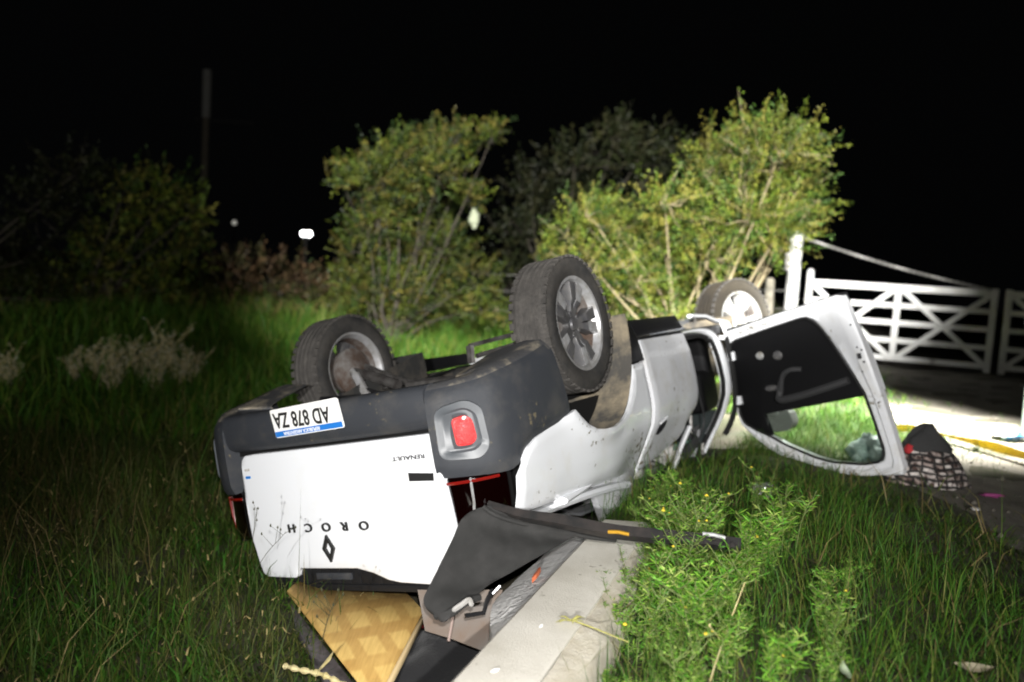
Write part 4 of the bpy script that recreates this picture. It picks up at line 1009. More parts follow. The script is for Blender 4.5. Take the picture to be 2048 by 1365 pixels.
# ------------------------------------------------------------------ gate, posts, stay
def plank(p, q, w, d, nrm):
    t = (q - p).normalized(); a = t.cross(nrm).normalized(); V = []
    for e in (p, q):
        for s1, s2 in ((-1, -1), (1, -1), (1, 1), (-1, 1)): V.append(e + a * (s1 * w / 2) + nrm * (s2 * d / 2))
    return V, [(0, 1, 2, 3), (7, 6, 5, 4), (0, 4, 5, 1), (1, 5, 6, 2), (2, 6, 7, 3), (3, 7, 4, 0)]
def gate_leaf(base, ang, length, label, drop=0.0):
    g = empty('gate_leaf', base); g.rotation_euler = (0, drop, ang); tag(g, label, 'gate')
    N = Vector((0, -1, 0)); Hh = 1.36
    def pk(nm, a, b, w, d, off=0): 
        o = fixn(link(nm, *plank(Vector((a[0], -off, a[1])), Vector((b[0], -off, b[1])), w, d, N), M['white_gate'], g)); bevel_obj(o, .008, 2)
    v, f = tube([(0, 0, -.02), (0, 0, 1.50), (0, 0, 1.54), (0, 0, 1.565)], [.055, .055, .045, .015], 12); link('hinge_stile', v, f, M['white_gate'], g)
    for nm, x in (('mid_stile', length * .5), ('end_stile', length)):
        pk(nm, (x, -.02 if nm == 'end_stile' else .05), (x, Hh + (.04 if nm == 'end_stile' else -.03)), .10, .05)
    for k, z in enumerate((.09, .40, .71, 1.01, 1.32)):
        pk('rail', (.05, z), (length - .05, z), .115 if k == 4 else .09, .035, .002)
    h2 = length * .5
    for x0 in (0.05, h2 + .05):
        pk('brace', (x0, .10), (x0 + h2 - .1, 1.30), .085, .022, .033); pk('brace', (x0, 1.30), (x0 + h2 - .1, .10), .085, .022, .057)
    return g
gA = Vector((5.30, 14.25, .05)); gB = Vector((8.02, 13.2, .03)); ang = math.atan2(gB.y - gA.y, gB.x - gA.x)
gate_leaf(gA, ang, (gB - gA).length, 'bright white wooden gate leaf of crossed boards hinged on tall post', math.radians(.4))
gC = Vector((8.22, 13.12, .03)); far = gC + Vector((math.cos(ang), math.sin(ang), 0)) * 2.92
gate_leaf(Vector((far.x, far.y, .03)), ang + math.pi, 2.92, 'dim second gate leaf at the right edge of the photo')
v, f = tube([(0, 0, -.3), (0, 0, 1.0), (0, 0, 2.20), (0, 0, 2.25), (0, 0, 2.28)], [.115, .112, .108, .10, .04], 18)
o = link('gate_post', v, f, M['white_gate'], None); o.location = (5.03, 14.32, 0); tag(o, 'tall round white gate post beside the bright shrub', 'post')
v, f = box((0, 0, 0), (.10, .06, .30)); b = link('post_fitting', v, f, M['scrap'], o); b.location = (-.12, 0, 1.72)
v, f = tube([(0, 0, -.2), (.01, 0, .8), (0, .01, 1.36), (0, .01, 1.40)], [.085, .08, .075, .05], 9)
o = link('fence_post', v, f, M['post_wood'], None); o.location = (4.55, 14.1, 0); tag(o, 'short weathered fence post between front wheel and white gate post', 'post')
o = copy_tree(o); o.location = (1.6, 15.4, 0); tag(o, 'weathered fence post hidden among the shrub branches', 'post')
for z in (.45, .85, 1.18):
    wv = [Vector((-1.5, 16.6, z)), Vector((1.6, 15.3, z)), Vector((4.55, 14.02, z)), Vector((4.95, 14.25, z + .02))]
    p0 = wv[0].copy(); o = link('fence_wire', *tube([p - p0 for p in wv], .006, 5), M['wire'], None); o.location = p0
    tag(o, {.45: 'lowest', .85: 'middle', 1.18: 'topmost'}[z] + ' fence wire running from the white post behind the shrub', 'wire', None)
a0, a1 = Vector((5.10, 14.24, 2.17)), Vector((7.95, 13.18, 1.40)); parts = []
for ph in (0, math.pi):
    pts = []
    for i in range(120):
        t = i / 119; p = a0.lerp(a1, t) - Vector((0, 0, .06 * math.sin(math.pi * t))); w = t * 2 * math.pi * 16 + ph
        pts.append(p - a0 + Vector((0, .014 * math.cos(w), .014 * math.sin(w))))
    parts.append(tube(pts, .011, 5))
o = link('stay_cable', *merge(*parts), M['wire'], None); o.location = a0; tag(o, 'twisted stay cable sloping from the white post to the gate end', 'cable')

# ------------------------------------------------------------------ right edge: work lamp, bag, strap, blanket, litter
wl = empty('work_lamp', (4.62, 6.95, 0)); tag(wl, 'pale post with a lit white lamp at the right edge of the photo', 'lamp')
v, f = tube([(0, 0, -.05), (0, 0, .98)], .03, 10); link('lamp_post', v, f, M['pole_green'], wl)
v, f = box((-.02, .0, 1.02), (.10, .10, .13)); bevel_obj(link('lamp_body', v, f, M['black'], wl), .012)
v, f = box((-.073, .0, 1.02), (.006, .07, .08)); bevel_obj(link('lamp_face', v, f, M['lamp_on'], wl), .002)
v, f = lathe([(.001, .03), (.14, .02), (.15, 0)], 14, 'Z'); link('lamp_foot', v, f, M['black'], wl)
spot('drive_pool_spot', (4.4, 6.3, 3.0), (3.0, 7.6, 0.0), 15000, 84, 1.0, .06, (1.0, 1.0, .93))  # unseen spot added high over the drive, apart from the lamp post

def crumple(name, c, rad, m, seed, flat=.35, n=12, fold=.45):
    o = blob(name, c, (rad, rad * .8, rad * flat), m, seed, .5, None, n, fold=fold); return o
g = at_z(2018, 868, .03); o = crumple('plastic_bag', g, .13, M['blue_bag'], 4.4, .35, 16); tag(o, 'white and blue bag lying at the foot of the lamp post', 'bag')
g = at_z(1742, 908, .05); o = crumple('plastic_bag', g, .15, M['bag_film'], 1.2, .75, 18, .4); tag(o, 'crumpled greyish plastic bag on bright grass seen through the car window', 'bag')
g = at_z(1527, 980, .06); o = crumple('crushed_can', g, .055, M['can'], 6.6, .7, 10, .5); tag(o, 'crumpled shiny can in the weeds below the open door', 'can')
g = at_z(1986, 991, .012); o = crumple('plastic_scrap', g, .035, M['magenta'], 2.1, .4, 8); o.scale = (1.9, .7, 1); tag(o, 'magenta plastic scrap on the dark driveway', 'litter')
g = at_z(1952, 1018, .01); o = crumple('paper_scrap', g, .03, M['scrap'], 9.1, .3, 8); tag(o, 'small pale paper scrap on the drive below the magenta one', 'litter')
def leaf_thing(c, size, rz, label, m, curl=.3, group=None):
    V, F = [], []
    for i in range(7):
        t = i / 6; w = math.sin(math.pi * min(1, t * .96 + .02)) * .32
        for s in (-1, 0, 1): V.append(Vector((size * (t - .5), s * w * size * .6, size * (curl * (t - .5) ** 2 + (.10 if s else 0) * curl))))
    F = [(i * 3 + k, i * 3 + k + 1, (i + 1) * 3 + k + 1, (i + 1) * 3 + k) for i in range(6) for k in range(2)]
    V += [v - Vector((0, 0, .003)) for v in V]; F += [tuple(x + 21 for x in reversed(q)) for q in F[:12]]
    o = link('fallen_leaf', V, F, m, None); o.location = c; o.rotation_euler = (.25, -.15, rz); return tag(o, label, 'leaf')
leaf_thing(at_z(1948, 1336, .05), .10, -.5, 'large dry leaf lying on grass in the lower right corner', M['dry_leaf'])
leaf_thing(at_z(1690, 1345, .06), .075, 1.5, 'pale green leaf standing in grass at the bottom edge', mat('pale_leaf', (.30, .36, .24), .7), .5)
leaf_thing(at_z(990, 1341, .006), .028, .4, 'tiny white petal on the near end of the concrete wall', M['plate'], .1)
leaf_thing(at_z(1082, 1252, .006), .022, 1.0, 'tiny white petal in the middle of the concrete wall top', M['plate'], .1)

# yellow strap
sp = smooth_path([at_z(1765, 866, .05), at_z(1800, 857, .06), at_z(1850, 861, .05), at_z(1920, 878, .05), at_z(1985, 893, .05), at_z(2050, 911, .05), at_z(2150, 938, .05)], 8)
c0_ = sp[0].copy(); V, F = [], []
for i, p in enumerate(sp):
    t = (sp[min(i + 1, len(sp) - 1)] - sp[max(i - 1, 0)]).normalized(); a = t.cross(Vector((0, 0, 1))).normalized(); wdt = .046
    tw = .7 + .3 * math.sin(i * .23)
    up = (a * math.cos(tw) + Vector((0, 0, 1)) * math.sin(tw))
    V += [p - c0_ + up * wdt, p - c0_ - up * wdt, p - c0_ - up * wdt + Vector((0, .003, -.004)), p - c0_ + up * wdt + Vector((0, .003, -.004))]
F = [(i * 4 + k, i * 4 + (k + 1) % 4, (i + 1) * 4 + (k + 1) % 4, (i + 1) * 4 + k) for i in range(len(sp) - 1) for k in range(4)]
o = fixn(link('tow_strap', V, F, M['strap'], None)); o.location = c0_; tag(o, 'yellow strap stretched across the driveway behind the plaid bundle', 'strap')

# plaid bundle: draped mound
bc = at_z(1853, 962, 0.0); pb = empty('plaid_bundle', bc); tag(pb, 'black white and brown plaid blanket bundle beside the open door', 'blanket')
def mound(t0, t1, nr, grow):
    V, F = [], []; na = 40
    for i in range(nr + 1):
        t = t0 + (t1 - t0) * i / nr
        for k in range(na):
            a = 2 * math.pi * k / na; r = .015 + .255 * t ** .8 + grow
            w = 1 + .09 * math.sin(5 * a + 3 * t) * t + .16 * noise.noise(Vector((math.cos(a) * 1.6, math.sin(a) * 1.6, t * 2)))
            z = .36 * (1 - t) ** .9 + .03 * noise.noise(Vector((math.cos(a) * 3, math.sin(a) * 3, t * 4))) - .01
            V.append(Vector((r * w * math.cos(a) * 1.0 - .03 * (1 - t), r * w * math.sin(a) * .75, z + grow)))
    for i in range(nr):
        for k in range(na): F.append((i * na + k, (i + 1) * na + k, (i + 1) * na + (k + 1) % na, i * na + (k + 1) % na))
    F.append(tuple(range(na)))
    return V, F
fixn(link('plaid_cloth', *mound(.30, 1.0, 16, 0), M['plaid'], pb, smooth=1.2))
fixn(link('dark_wool', *mound(0.0, .46, 10, .008), mat('charcoal_wool', (.030, .030, .030), .95, bump=.8, bscale=80), pb, smooth=1.2))
blob('red_lining', (-.15, -.05, .20), (.03, .035, .04), M['red_cloth'], 2.0, .3, pb, 8)

# ------------------------------------------------------------------ grass
def blades(P, H, Wd, lean, col, name, seg=2):
    """P (n,3), H, Wd (n,), lean (n,) radians, col (n,3)"""
    n = len(P); a = rng.uniform(0, 2 * np.pi, n); la = rng.uniform(0, 2 * np.pi, n)
    side = np.stack([np.cos(a), np.sin(a), np.zeros(n)], 1) * (Wd / 2)[:, None]
    ld = np.stack([np.cos(la), np.sin(la), np.zeros(n)], 1)
    up = np.array([0, 0, 1.0])
    mid = P + up * (H * .55 * np.cos(lean * .5))[:, None] + ld * (H * .55 * np.sin(lean * .5))[:, None]
    tip = mid + up * (H * .5 * np.cos(lean * 1.35))[:, None] + ld * (H * .5 * np.sin(lean * 1.35))[:, None]
    V = np.stack([P - side, P + side, mid + side * .8, mid - side * .8, tip], 1).reshape(-1, 3)
    k = np.arange(n)[:, None] * 5
    C = np.repeat(col[:, None, :], 5, 1).reshape(-1, 3)
    return kind(link_np(name, V, k + np.array([0, 1, 2, 3]), k + np.array([3, 2, 4]), M['grass'], colors=C), 'stuff')
TI = np.array(PR.transposed())
def in_truck(P):
    q = (P - np.array(PT)) @ np.array(PR)
    return (q[:, 0] > -.9) & (q[:, 0] < 3.5) & (np.abs(q[:, 1]) < .80 - .2 * (q[:, 0] < 1.5))
def scatter(n, x0, x1, y0, y1, power=1.0):
    y = y0 + (y1 - y0) * rng.random(n) ** power
    x = x0 + (x1 - x0) * rng.random(n)
    return np.stack([x, y, height(x, y)], 1)
def keep(P, drive_soft=.25):
    m = ~in_truck(P)
    dd = P[:, 0] - wall_left(P[:, 1])
    m &= ~((dd > -.12) & (dd < .31) & (P[:, 1] < 3.62))
    m &= ~((dd > -.75) & (dd <= -.12) & (P[:, 1] < 3.5) & (P[:, 0] > -.55 - .25 * (P[:, 1] - 2.6)))
    e = drive_edge(P[:, 1]) + .25 * np.sin(2.3 * P[:, 1]) - P[:, 0]
    m &= (e > 0) | (rng.random(len(P)) < np.exp(e / drive_soft) * .5)
    return P[m]
def frust(P, mg=.12):
    d = P - np.array(CAM); z = d @ np.array(FW)
    u = (d @ np.array(RT)) / z * FPX / 1024
    return P[(z > .5) & (np.abs(u) < 1 + mg)]
G1 = np.array([.040, .085, .012]); G2 = np.array([.075, .100, .015]); G3 = np.array([.12, .10, .030]); G4 = np.array([.17, .13, .055])
def gcol(n, p):
    c = np.array([G1, G2, G3, G4])[rng.choice(4, n, p=p)]; return c * rng.uniform(.65, 1.3, n)[:, None]
def patch(P, f=1.6):
    return .5 + .5 * np.sin(f * P[:, 0] + 1.3 * np.sin(f * .8 * P[:, 1])) * np.sin(f * 1.2 * P[:, 1] + 1.1 * np.sin(f * .7 * P[:, 0] + 2))
# left foreground: ragged meadow with dry stems
P = frust(keep(scatter(60000, -5.5, .2, 2.0, 6.5, 1.1)))
pt_ = patch(P, 2.3)[:, None]
blades(P, (rng.gamma(3, .040, len(P)) + .02) * (.55 + .8 * patch(P, 1.4)), rng.uniform(.0025, .006, len(P)), np.abs(rng.normal(1.0, .7, len(P))),
       gcol(len(P), [.55, .30, .11, .04]) * np.array([.75, 1.0, .8]) * pt_ + gcol(len(P), [.25, .28, .30, .17]) * .8 * (1 - pt_), 'meadow_grass')
P = frust(keep(scatter(9000, -4.5, .1, 2.1, 5.5))); P = P[patch(P, 2.3) > .62]
blades(P, rng.uniform(.03, .16, len(P)), rng.uniform(.008, .016, len(P)), np.abs(rng.normal(1.1, .5, len(P))), gcol(len(P), [.8, .2, 0, 0]) * np.array([.9, 1.4, .9]), 'leafy_ground_cover')
P = frust(keep(scatter(2600, -4.8, .1, 2.1, 6.0)))
P[:, 2] += rng.uniform(.02, .14, len(P))
blades(P, rng.uniform(.015, .06, len(P)), rng.uniform(.004, .010, len(P)), np.abs(rng.normal(1.4, .4, len(P))), np.array([.34, .27, .12]) * rng.uniform(.4, 1.4, len(P))[:, None], 'dead_grass_bits')
P = frust(keep(scatter(900, -5.5, .0, 2.2, 7.0)))
blades(P, rng.uniform(.25, .6, len(P)), rng.uniform(.0025, .005, len(P)), np.abs(rng.normal(.9, .5, len(P))), gcol(len(P), [.15, .25, .35, .25]), 'tall_grass')
# right foreground: short matted grass
P = frust(keep(scatter(80000, .2, 4.2, 1.9, 7.0, 1.1)))
blades(P, (rng.gamma(2.5, .012, len(P)) + .012) * (1 + 2.2 * sstep(4.8, 6.0, P[:, 1])), rng.uniform(.002, .0045, len(P)), np.abs(rng.normal(1.15, .55, len(P))), gcol(len(P), [.52, .28, .13, .07]) * np.array([.62, .82, .5]) * (.5 + 1.0 * patch(P, 2.9))[:, None], 'lawn_grass')
P = frust(keep(scatter(5200, .25, 1.9, 2.1, 4.6)))
blades(P, rng.gamma(4, .04, len(P)) + .03, rng.uniform(.002, .004, len(P)), np.abs(rng.normal(.8, .5, len(P))), gcol(len(P), [.6, .24, .12, .04]) * np.array([1.0, 1.35, 1.0]), 'verge_grass')
P = frust(keep(scatter(500, .6, 3.8, 2.1, 5.0)))
blades(P, rng.uniform(.1, .3, len(P)), rng.uniform(.004, .008, len(P)), np.abs(rng.normal(1.0, .4, len(P))), gcol(len(P), [.2, .2, .3, .3]), 'straw_grass')
# beyond the truck
P = frust(keep(scatter(90000, -9, 6, 6.5, 17)))
blades(P, (rng.gamma(4, .05, len(P)) + .05) * (1 - .6 * sstep(.5, 2.2, P[:, 0])), rng.uniform(.010, .022, len(P)) * (1 - .4 * sstep(.5, 2.2, P[:, 0])), np.abs(rng.normal(.7, .4, len(P))), gcol(len(P), [.55, .35, .07, .03]) * np.array([1.0, 1.3, .9]), 'field_grass')
P = frust(keep(scatter(50000, -22, 12, 16, 34)))
blades(P, rng.gamma(4, .08, len(P)) + .05, rng.uniform(.02, .05, len(P)), np.abs(rng.normal(.7, .4, len(P))), gcol(len(P), [.4, .3, .2, .1]), 'rough_grass')

# ------------------------------------------------------------------ trees and shrubs
def leaves_mesh(name, P, D, L, Wd, col, m, parent):
    """one folded leaf quad per point; D direction"""
    n = len(P); r = rng.normal(size=(n, 3)); s = np.cross(D, r); s /= np.linalg.norm(s, axis=1)[:, None] + 1e-9
    a = P; b = P + D * (L * .5)[:, None]; c = P + D * L[:, None]; w = s * (Wd / 2)[:, None]
    V = np.stack([a, b + w, c, b - w], 1).reshape(-1, 3); k = np.arange(n)[:, None] * 4
    return kind(link_np(name, V, k + np.array([0, 1, 2, 3]), np.zeros((0, 3)), m, parent, np.repeat(col[:, None, :], 4, 1).reshape(-1, 3)), 'stuff')
def shrub(name, base, clusters, label, cat, leafL=.06, twigs=110, per=16, bark=None, cols=None, group=None, sweep=(0.25, -.1, .5), branch_r=.05, thin=1.0, dens=1.0):
    root = empty(name, base); tag(root, label, cat, group); base = Vector(base); parts = []
    allP, allD, allC = [], [], []
    cols = cols or [np.array([.080, .125, .014]), np.array([.125, .150, .018]), np.array([.16, .15, .030]), np.array([.045, .09, .016])]
    trunk_top = base + Vector((0, 0, .35))
    for ci, (c, r) in enumerate(clusters):
        c = Vector(c) - base; mid = (c * .5) + Vector((random.uniform(-.2, .2), random.uniform(-.2, .2), random.uniform(-.1, .15)))
        s0 = Vector((random.uniform(-.12, .12), random.uniform(-.12, .12), -.05))
        path = smooth_path([s0, s0.lerp(mid, .5) + Vector((random.uniform(-.12, .12),) * 3), mid, c], 5)
        parts.append(tube(path, [branch_r * (1 - .75 * i / (len(path) - 1)) * random.uniform(.9, 1.1) for i in range(len(path))], 6))
        nt = int(twigs * .55 * (r / .6) ** 2 * dens * random.uniform(.6, 1.25)) + 14; tone = random.uniform(.7, 1.2)
        for k in range(nt):
            d = Vector(rng.normal(size=3)); d.normalize(); rr = r * 1.02 * random.random() ** .6 + (.22 * random.random() if random.random() < .12 else 0)
            p = c + Vector((d.x * rr, d.y * rr * .9, d.z * rr * .85))
            g = (d * .75 + Vector(sweep) + Vector(rng.normal(0, .35, 3))).normalized(); ln = random.uniform(.16, .55) * (r / .5) ** .4
            if k % 16 == 0: parts.append(tube([c.lerp(p, .35) - g * .1, c.lerp(p, .7) + Vector(rng.normal(0, .04, 3)), p, p + g * ln], [.009, .007, .005, .002], 4, False))
            u = np.linspace(.1, 1, per); q = np.array(p)[None] + np.array(g)[None] * (u * ln)[:, None] + rng.normal(0, .018, (per, 3))
            dd = np.array(g)[None] * .7 + rng.normal(0, .6, (per, 3)); dd /= np.linalg.norm(dd, axis=1)[:, None]
            allP.append(q); allD.append(dd); allC.append(np.repeat((cols[rng.integers(len(cols))] * rng.uniform(.35, 1.5) * tone)[None], per, 0))
    P, D, C = np.concatenate(allP), np.concatenate(allD), np.concatenate(allC)
    C = C * rng.uniform(.8, 1.2, len(C))[:, None]
    leaves_mesh('crown', P, D, rng.uniform(.6, 1.3, len(P)) * leafL, rng.uniform(.3, .5, len(P)) * leafL * thin, C, M['leaf'], root)
    link('trunk', *merge(*parts), bark or M['bark'], root)
    return root
def cl_at(lst, y, jit=.5):
    return [(at(px, py, y + random.uniform(-jit, jit) * 1.6), rp * random.uniform(.75, 1.05) / FPX * y) for px, py, rp in lst]
shrub('thorn_shrub', (2.35, 10.2, .0), cl_at([(1500, 300, 58), (1440, 300, 46), (1560, 308, 56), (1588, 362, 42), (1420, 345, 58), (1500, 350, 85), (1575, 400, 62), (1330, 410, 52), (1500, 430, 78), (1420, 430, 70),
      (1180, 430, 46), (1135, 470, 36), (1230, 460, 50), (1330, 500, 72), (1420, 520, 62), (1280, 560, 52), (1560, 460, 52), (1190, 540, 44), (1340, 590, 50), (1230, 610, 40), (1490, 255, 18), (1585, 280, 16), (1612, 318, 16), (1628, 402, 16), (1100, 505, 26), (1250, 640, 36), (1340, 650, 40)], 10.3, .6),
      'bright yellow green thorny shrub behind the front wheel and gate post', 'shrub', leafL=.042, twigs=680, per=26, bark=M['bark_pale'], sweep=(.28, -.1, .3), branch_r=.028)
shrub('thorn_tree', (-2.1, 13.6, -.1), cl_at([(800, 320, 42), (850, 300, 36), (910, 282, 34), (970, 275, 18), (992, 258, 10), (760, 360, 44), (715, 355, 34), (678, 350, 18), (800, 370, 60), (880, 350, 46), (935, 400, 30), (860, 430, 60), (760, 440, 60), (720, 500, 50),
      (820, 510, 64), (900, 500, 46), (700, 570, 42), (780, 580, 56), (870, 580, 52), (950, 560, 40), (740, 630, 40), (830, 630, 40), (960, 620, 34)], 13.8, .7),
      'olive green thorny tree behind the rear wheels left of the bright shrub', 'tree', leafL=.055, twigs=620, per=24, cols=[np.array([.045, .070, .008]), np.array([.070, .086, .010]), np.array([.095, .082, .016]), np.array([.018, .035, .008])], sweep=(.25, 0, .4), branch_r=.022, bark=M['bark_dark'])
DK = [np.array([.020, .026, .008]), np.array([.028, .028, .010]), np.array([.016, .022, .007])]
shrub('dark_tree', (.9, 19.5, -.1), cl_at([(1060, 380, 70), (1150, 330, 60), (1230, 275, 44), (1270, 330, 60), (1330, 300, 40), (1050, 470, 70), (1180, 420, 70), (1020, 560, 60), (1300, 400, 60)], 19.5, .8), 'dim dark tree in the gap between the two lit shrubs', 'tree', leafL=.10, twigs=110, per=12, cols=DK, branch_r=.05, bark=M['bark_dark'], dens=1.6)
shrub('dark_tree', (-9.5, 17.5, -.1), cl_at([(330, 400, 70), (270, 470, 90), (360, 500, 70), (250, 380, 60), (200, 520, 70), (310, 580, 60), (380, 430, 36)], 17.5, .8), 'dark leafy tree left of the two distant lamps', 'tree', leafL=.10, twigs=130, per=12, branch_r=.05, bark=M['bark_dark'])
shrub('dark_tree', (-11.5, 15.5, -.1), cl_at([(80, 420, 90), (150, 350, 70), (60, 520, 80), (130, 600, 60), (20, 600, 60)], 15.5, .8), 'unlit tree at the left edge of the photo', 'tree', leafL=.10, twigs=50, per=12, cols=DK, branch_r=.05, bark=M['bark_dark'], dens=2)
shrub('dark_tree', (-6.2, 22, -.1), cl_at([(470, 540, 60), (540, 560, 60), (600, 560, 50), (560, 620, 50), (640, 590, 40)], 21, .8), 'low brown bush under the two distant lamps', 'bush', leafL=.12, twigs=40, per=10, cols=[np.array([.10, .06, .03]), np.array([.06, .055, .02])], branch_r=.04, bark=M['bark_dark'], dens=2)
# pale bag caught in the branches
o = blob('paper_bag', at(948, 438, 13.2), (.085, .08, .14), mat('greenish_paper', (.19, .21, .14), .8), 4.0, .45, None, 12, fold=.3); tag(o, 'pale crumpled bag caught in the branches of the olive tree', 'bag')

# pale dry plants on the left and low weeds
def pinnate(ln, n, w):
    """feathery leaf along +X"""
    V, F = [], []
    for i in range(n):
        t = (i + 1) / n; x = ln * t; sp_ = w * math.sin(math.pi * min(.97, t * .8 + .15))
        for s in (-1, 1):
            k = len(V); dx = sp_ * .8; wq = .0021
            V += [Vector((x, 0, 0)), Vector((x + dx * .45 + wq, s * sp_ * .5 - s * wq, .005)), Vector((x + dx, s * sp_, .0)), Vector((x + dx * .45 - wq, s * sp_ * .5 + s * wq, .005))]
            F.append((k, k + 1, k + 2, k + 3))
    return V, F
def weed_meshes(seed, h, cols, nst=7, flower=True, leaf=.030, per=46):
    """several thin stems with many narrow leaflets of mixed length"""
    r = random.Random(seed); LV, LF, LC, SVp, FL = [], [], [], [], []
    def leaflet(p, d, ln, wd, c):
        sd = d.cross(Vector((r.uniform(-1, 1), r.uniform(-1, 1), r.uniform(-1, 1)))).normalized() * wd; n0 = len(LV)
        LV.extend([p, p + d * ln * .5 + sd, p + d * ln, p + d * ln * .5 - sd]); LF.append((n0, n0 + 1, n0 + 2, n0 + 3)); LC.extend([c] * 4)
    for s in range(nst):
        a = r.uniform(0, 6.28); b = Vector((r.uniform(-.06, .06), r.uniform(-.06, .06), 0)); hh = h * r.uniform(.55, 1.15)
        ben = Vector((math.cos(a), math.sin(a), 0)) * hh * r.uniform(.1, .45)
        path = smooth_path([b - Vector((0, 0, .04)), b + ben * .3 + Vector((0, 0, hh * .55)), b + ben + Vector((0, 0, hh))], 6)
        axes = [path]
        for q in range(4):
            p0 = path[r.randrange(4, len(path) - 1)]; aa = r.uniform(0, 6.28); d = Vector((math.cos(aa), math.sin(aa), r.uniform(.3, 1.1))).normalized()
            axes.append([p0, p0 + d * hh * .16, p0 + d * hh * .28 + Vector((0, 0, hh * .05))])
        tone = r.uniform(.65, 1.25)
        for ax in axes:
            SVp.append(tube(ax, [.0026 * (1 - .6 * i / len(ax)) for i in range(len(ax))], 4, False))
            for q in range(per if ax is path else per // 3):
                t = (r.random() ** .7) * (len(ax) - 1.001); i0 = int(t); p = ax[i0].lerp(ax[i0 + 1], t - i0); th = r.uniform(0, 6.28)
                d = Vector((math.cos(th), math.sin(th), r.uniform(-.1, 1.0))).normalized()
                leaflet(p, d, leaf * r.uniform(.5, 1.5), leaf * r.uniform(.05, .11), cols[r.randrange(len(cols))] * tone * r.uniform(.7, 1.3))
        if flower and r.random() < .09:
            p = path[-1]; v, f = lathe([(.001, .008), (.006, .005), (.009, .0), (.003, -.004)], 8, 'Z'); FL.append(([x + p for x in v], f))
    return (np.array([tuple(v) for v in LV]), np.array(LF), np.array(LC)), merge(*SVp), FL
WC = [np.array([.12, .30, .025]), np.array([.20, .37, .045]), np.array([.07, .21, .02]), np.array([.27, .34, .08])]
protos = []
for sd in range(5):
    (LV, LF, LC), st_, fl = weed_meshes(sd + 11, (.20, .27, .36, .24, .31)[sd], WC, (8, 7, 6, 9, 7)[sd], True, (.026, .034, .030, .022, .038)[sd])
    r = empty('feathery_weed'); kind(link_np('leaves', LV, LF, np.zeros((0, 3)), M['leaf'], r, LC), 'stuff')
    link('stem', *st_, M['stem'] if 'stem' in M else M.setdefault('stem', mat('green_stem', (.13, .17, .05), .7)), r)
    if fl:
        for q in fl: link('flower', *q, M['flower'], r)
    protos.append(r)
spots = []
for i in range(78):
    y = random.uniform(2.15, 4.05); lo_ = wall_left(y) + (.35 if y < 2.6 else .28) if y < 3.5 else .55 + .35 * (y - 3.5)
    spots.append((lo_ + min(abs(random.gauss(0, .42)), .85), y, random.uniform(.4, .95) * (1.0 if 2.5 < y < 3.4 else .75)))
spots += [(.75, 3.45, .8), (1.2, 3.3, .9), (.8, 3.1, 1.0), (1.0, 3.0, 1.0), (1.25, 3.75, .7)]
for i, (x, y, s) in enumerate(spots):
    o = protos[i] if i < 5 else copy_tree(protos[i % 5])
    o.location = (x, y, float(height(x, y))); o.rotation_euler = (0, 0, random.uniform(0, 6.28)); o.scale = (s, s, s)
    fl_ = any(c.name.startswith('flower') for c in o.children)
    tag(o, ('tall ' if i % 5 in (2, 4) else 'low ') + 'bright green feathery weed ' + ('bearing a yellow flower ' if fl_ else '') + 'growing between concrete wall and truck cab', 'weed', 'feathery weeds beside the concrete wall')
DRYC = [np.array([.72, .69, .52]), np.array([.60, .56, .40]), np.array([.70, .71, .64]), np.array([.30, .31, .17])]
def dry(x, y, sc, label, proto=[None]):
    if proto[0] is None:
        (LV, LF, LC), st_, fl = weed_meshes(77, .5, DRYC, 11, False, .04, 24); LV = LV
        r = empty('dry_weed'); kind(link_np('leaves', LV, LF, np.zeros((0, 3)), M['leaf'], r, LC), 'stuff'); link('stem', *st_, M['stalk'], r); proto[0] = r; o = r
    else: o = copy_tree(proto[0])
    o.location = (x, y, float(height(x, y))); o.scale = (sc,) * 3; o.rotation_euler = (0, 0, random.uniform(0, 6)); tag(o, label, 'weed', 'pale dry weeds on the left'); return o
for px, py, s in [(150, 765, .8), (195, 765, .9), (235, 770, .95), (280, 768, .9), (325, 765, 1.2), (360, 775, .95), (225, 785, .8), (310, 785, .8), (385, 770, .8)]:
    p = at_z(px, py, -.3); dry(p.x, p.y, s, 'pale dry weed in the clump left of the far rear wheel')
p = at_z(14, 770, -.3); dry(p.x, p.y, .9, 'single pale dry weed at the left edge of the photo')

# dark seed stems in front of the tailgate
def seed_stem(pts, label, m, nb=5, r0=.0022):
    P = smooth_path(pts, 5); b0 = P[0].copy(); parts = [tube([p - b0 for p in P], [r0 * (1 - .5 * i / len(P)) for i in range(len(P))], 5, False)]
    hd = []
    for k in range(nb):
        i = int(len(P) * (.45 + .5 * k / nb)); p = P[min(i, len(P) - 1)] - b0; a = random.uniform(-1, 1)
        q = p + Vector((.05 * a, -.01, random.uniform(.03, .07))); parts.append(tube([p, q], [r0 * .6, r0 * .4], 4, False))
        v, f = lathe([(.001, .008), (.004, .0), (.001, -.004)], 6, 'Z'); hd.append(([x + q for x in v], f))
    o = link('seed_stem', *merge(*parts), m, None); o.location = b0; kind(link('seed_head', *merge(*hd), m, o), 'stuff'); return tag(o, label, 'weed')
dkm = mat('dark_stem', (.035, .035, .012), .8)
seed_stem([at(512, 1140, 3.0), at(535, 1105, 2.98), at(560, 1078, 2.96), at(572, 1064, 2.95)], 'dark branching seed stem leaning over the tailgate corner', dkm, 5, .0014)
seed_stem([at(500, 1120, 3.1), at(508, 1060, 3.08), at(514, 1015, 3.06)], 'thin dark seed stem upright at the tailgate edge', dkm, 4, .0012)
seed_stem([at(640, 1300, 2.55), at(655, 1240, 2.53), at(668, 1210, 2.52)], 'dark sprig with seeds in front of the plywood board', dkm, 8, .002)
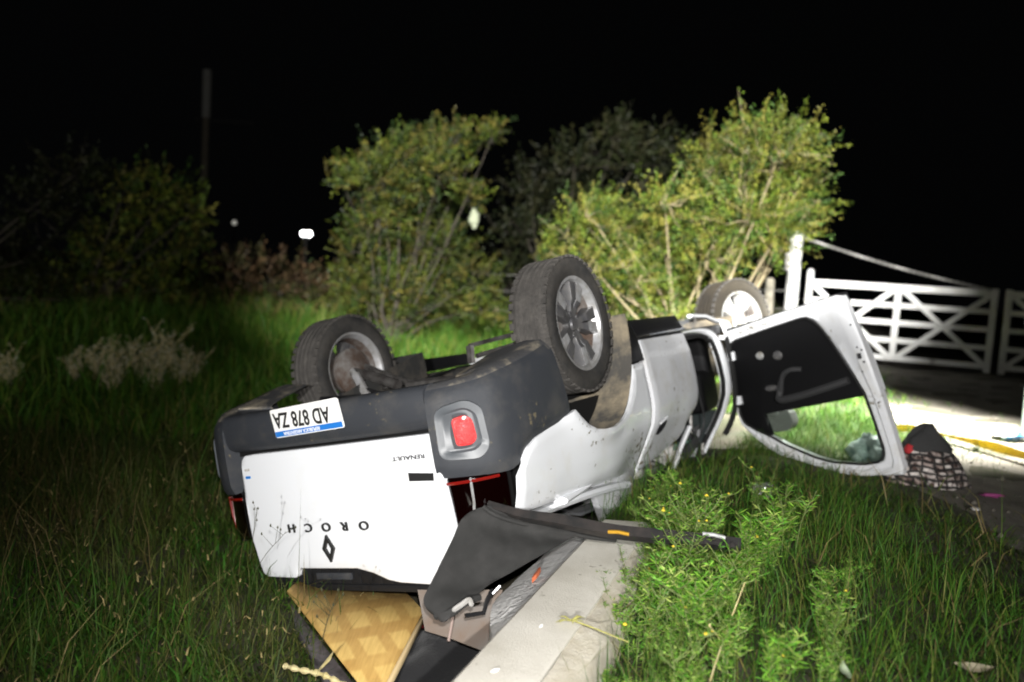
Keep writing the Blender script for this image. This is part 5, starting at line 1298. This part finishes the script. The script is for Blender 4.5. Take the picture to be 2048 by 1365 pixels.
seed_stem([at_z(1420, 1362, .02), at(1452, 1265, 2.3), at(1490, 1165, 2.36)], 'long pale grass stalk standing right of the feathery weeds', M['stalk'], 1, .0026)
# dry tuft on the wall
tp = at_z(1142, 1242, .012); V, F = [], []; parts = []
for k in range(9):
    a = random.uniform(0, 6.28); ln = random.uniform(.03, .075); d = Vector((math.cos(a), math.sin(a), random.uniform(.1, .5)))
    parts.append(tube([Vector((0, 0, 0)), d * ln * .6, d * ln + Vector((0, 0, -.012))], [.003, .0035, .001], 5, True, .5))
parts.append(tube([Vector((0, 0, .004)), Vector((.06, -.06, .01)), Vector((.16, -.17, .02))], [.003, .0025, .002], 5))
o = link('grass_tuft', *merge(*parts), mat('tuft', (.36, .34, .10), .8), None); o.location = tp; tag(o, 'uprooted yellow grass tuft lying on the concrete wall top', 'weed')

# ------------------------------------------------------------------ far left: lamps and pole
def far_lamp(c, r, m, label, twin=False):
    base = Vector((c.x, c.y, float(height(c.x, c.y)))); root = empty('distant_lamp', base); tag(root, label, 'lamp'); h = c.z - base.z
    v, f = tube([(0, 0, 0), (0, 0, h - .05)], [.06, .04], 8); link('lamp_pole', v, f, M['matte_black'], root)
    for dx in ((-.09, .12) if twin else (0,)):
        v, f = lathe([(.001, r), (r * .7, r * .7), (r, 0), (r * .7, -r * .7), (.001, -r)], 12, 'Z'); o = link('lamp_globe', v, f, m, root); o.location = (dx * (1 if twin else 0), -.02, h)
    v, f = box((0, .06, h), (.4 if twin else .16, .05, .08)); link('lamp_bracket', v, f, M['matte_black'], root)
far_lamp(at(612, 468, 30), .11, M['far_lamp'], 'bright twin white lamp glowing far behind the trees', True)
far_lamp(at(469, 446, 30), .09, M['far_lamp_dim'], 'small faint lamp far off left of the twin lamp')
top, bot = at(406, 140, 30), at(412, 236, 30); b0 = Vector((bot.x, 30, float(height(bot.x, 30))))
root = empty('utility_pole', b0); tag(root, 'barely visible pale utility pole in the dark sky at left', 'pole')
v, f = tube([(0, 0, 0), (0, 0, bot.z - b0.z)], .12, 10); link('pole_shaft', v, f, M['bark_dark'], root)
v, f = tube([(0, 0, bot.z - b0.z), (0, 0, top.z - b0.z)], [.16, .16], 10); link('transformer_sleeve', v, f, M['pole_pale'], root)
v, f = box((.7, 0, bot.z - b0.z - .1), (2.2, .10, .10)); link('cross_arm', v, f, M['matte_black'], root)
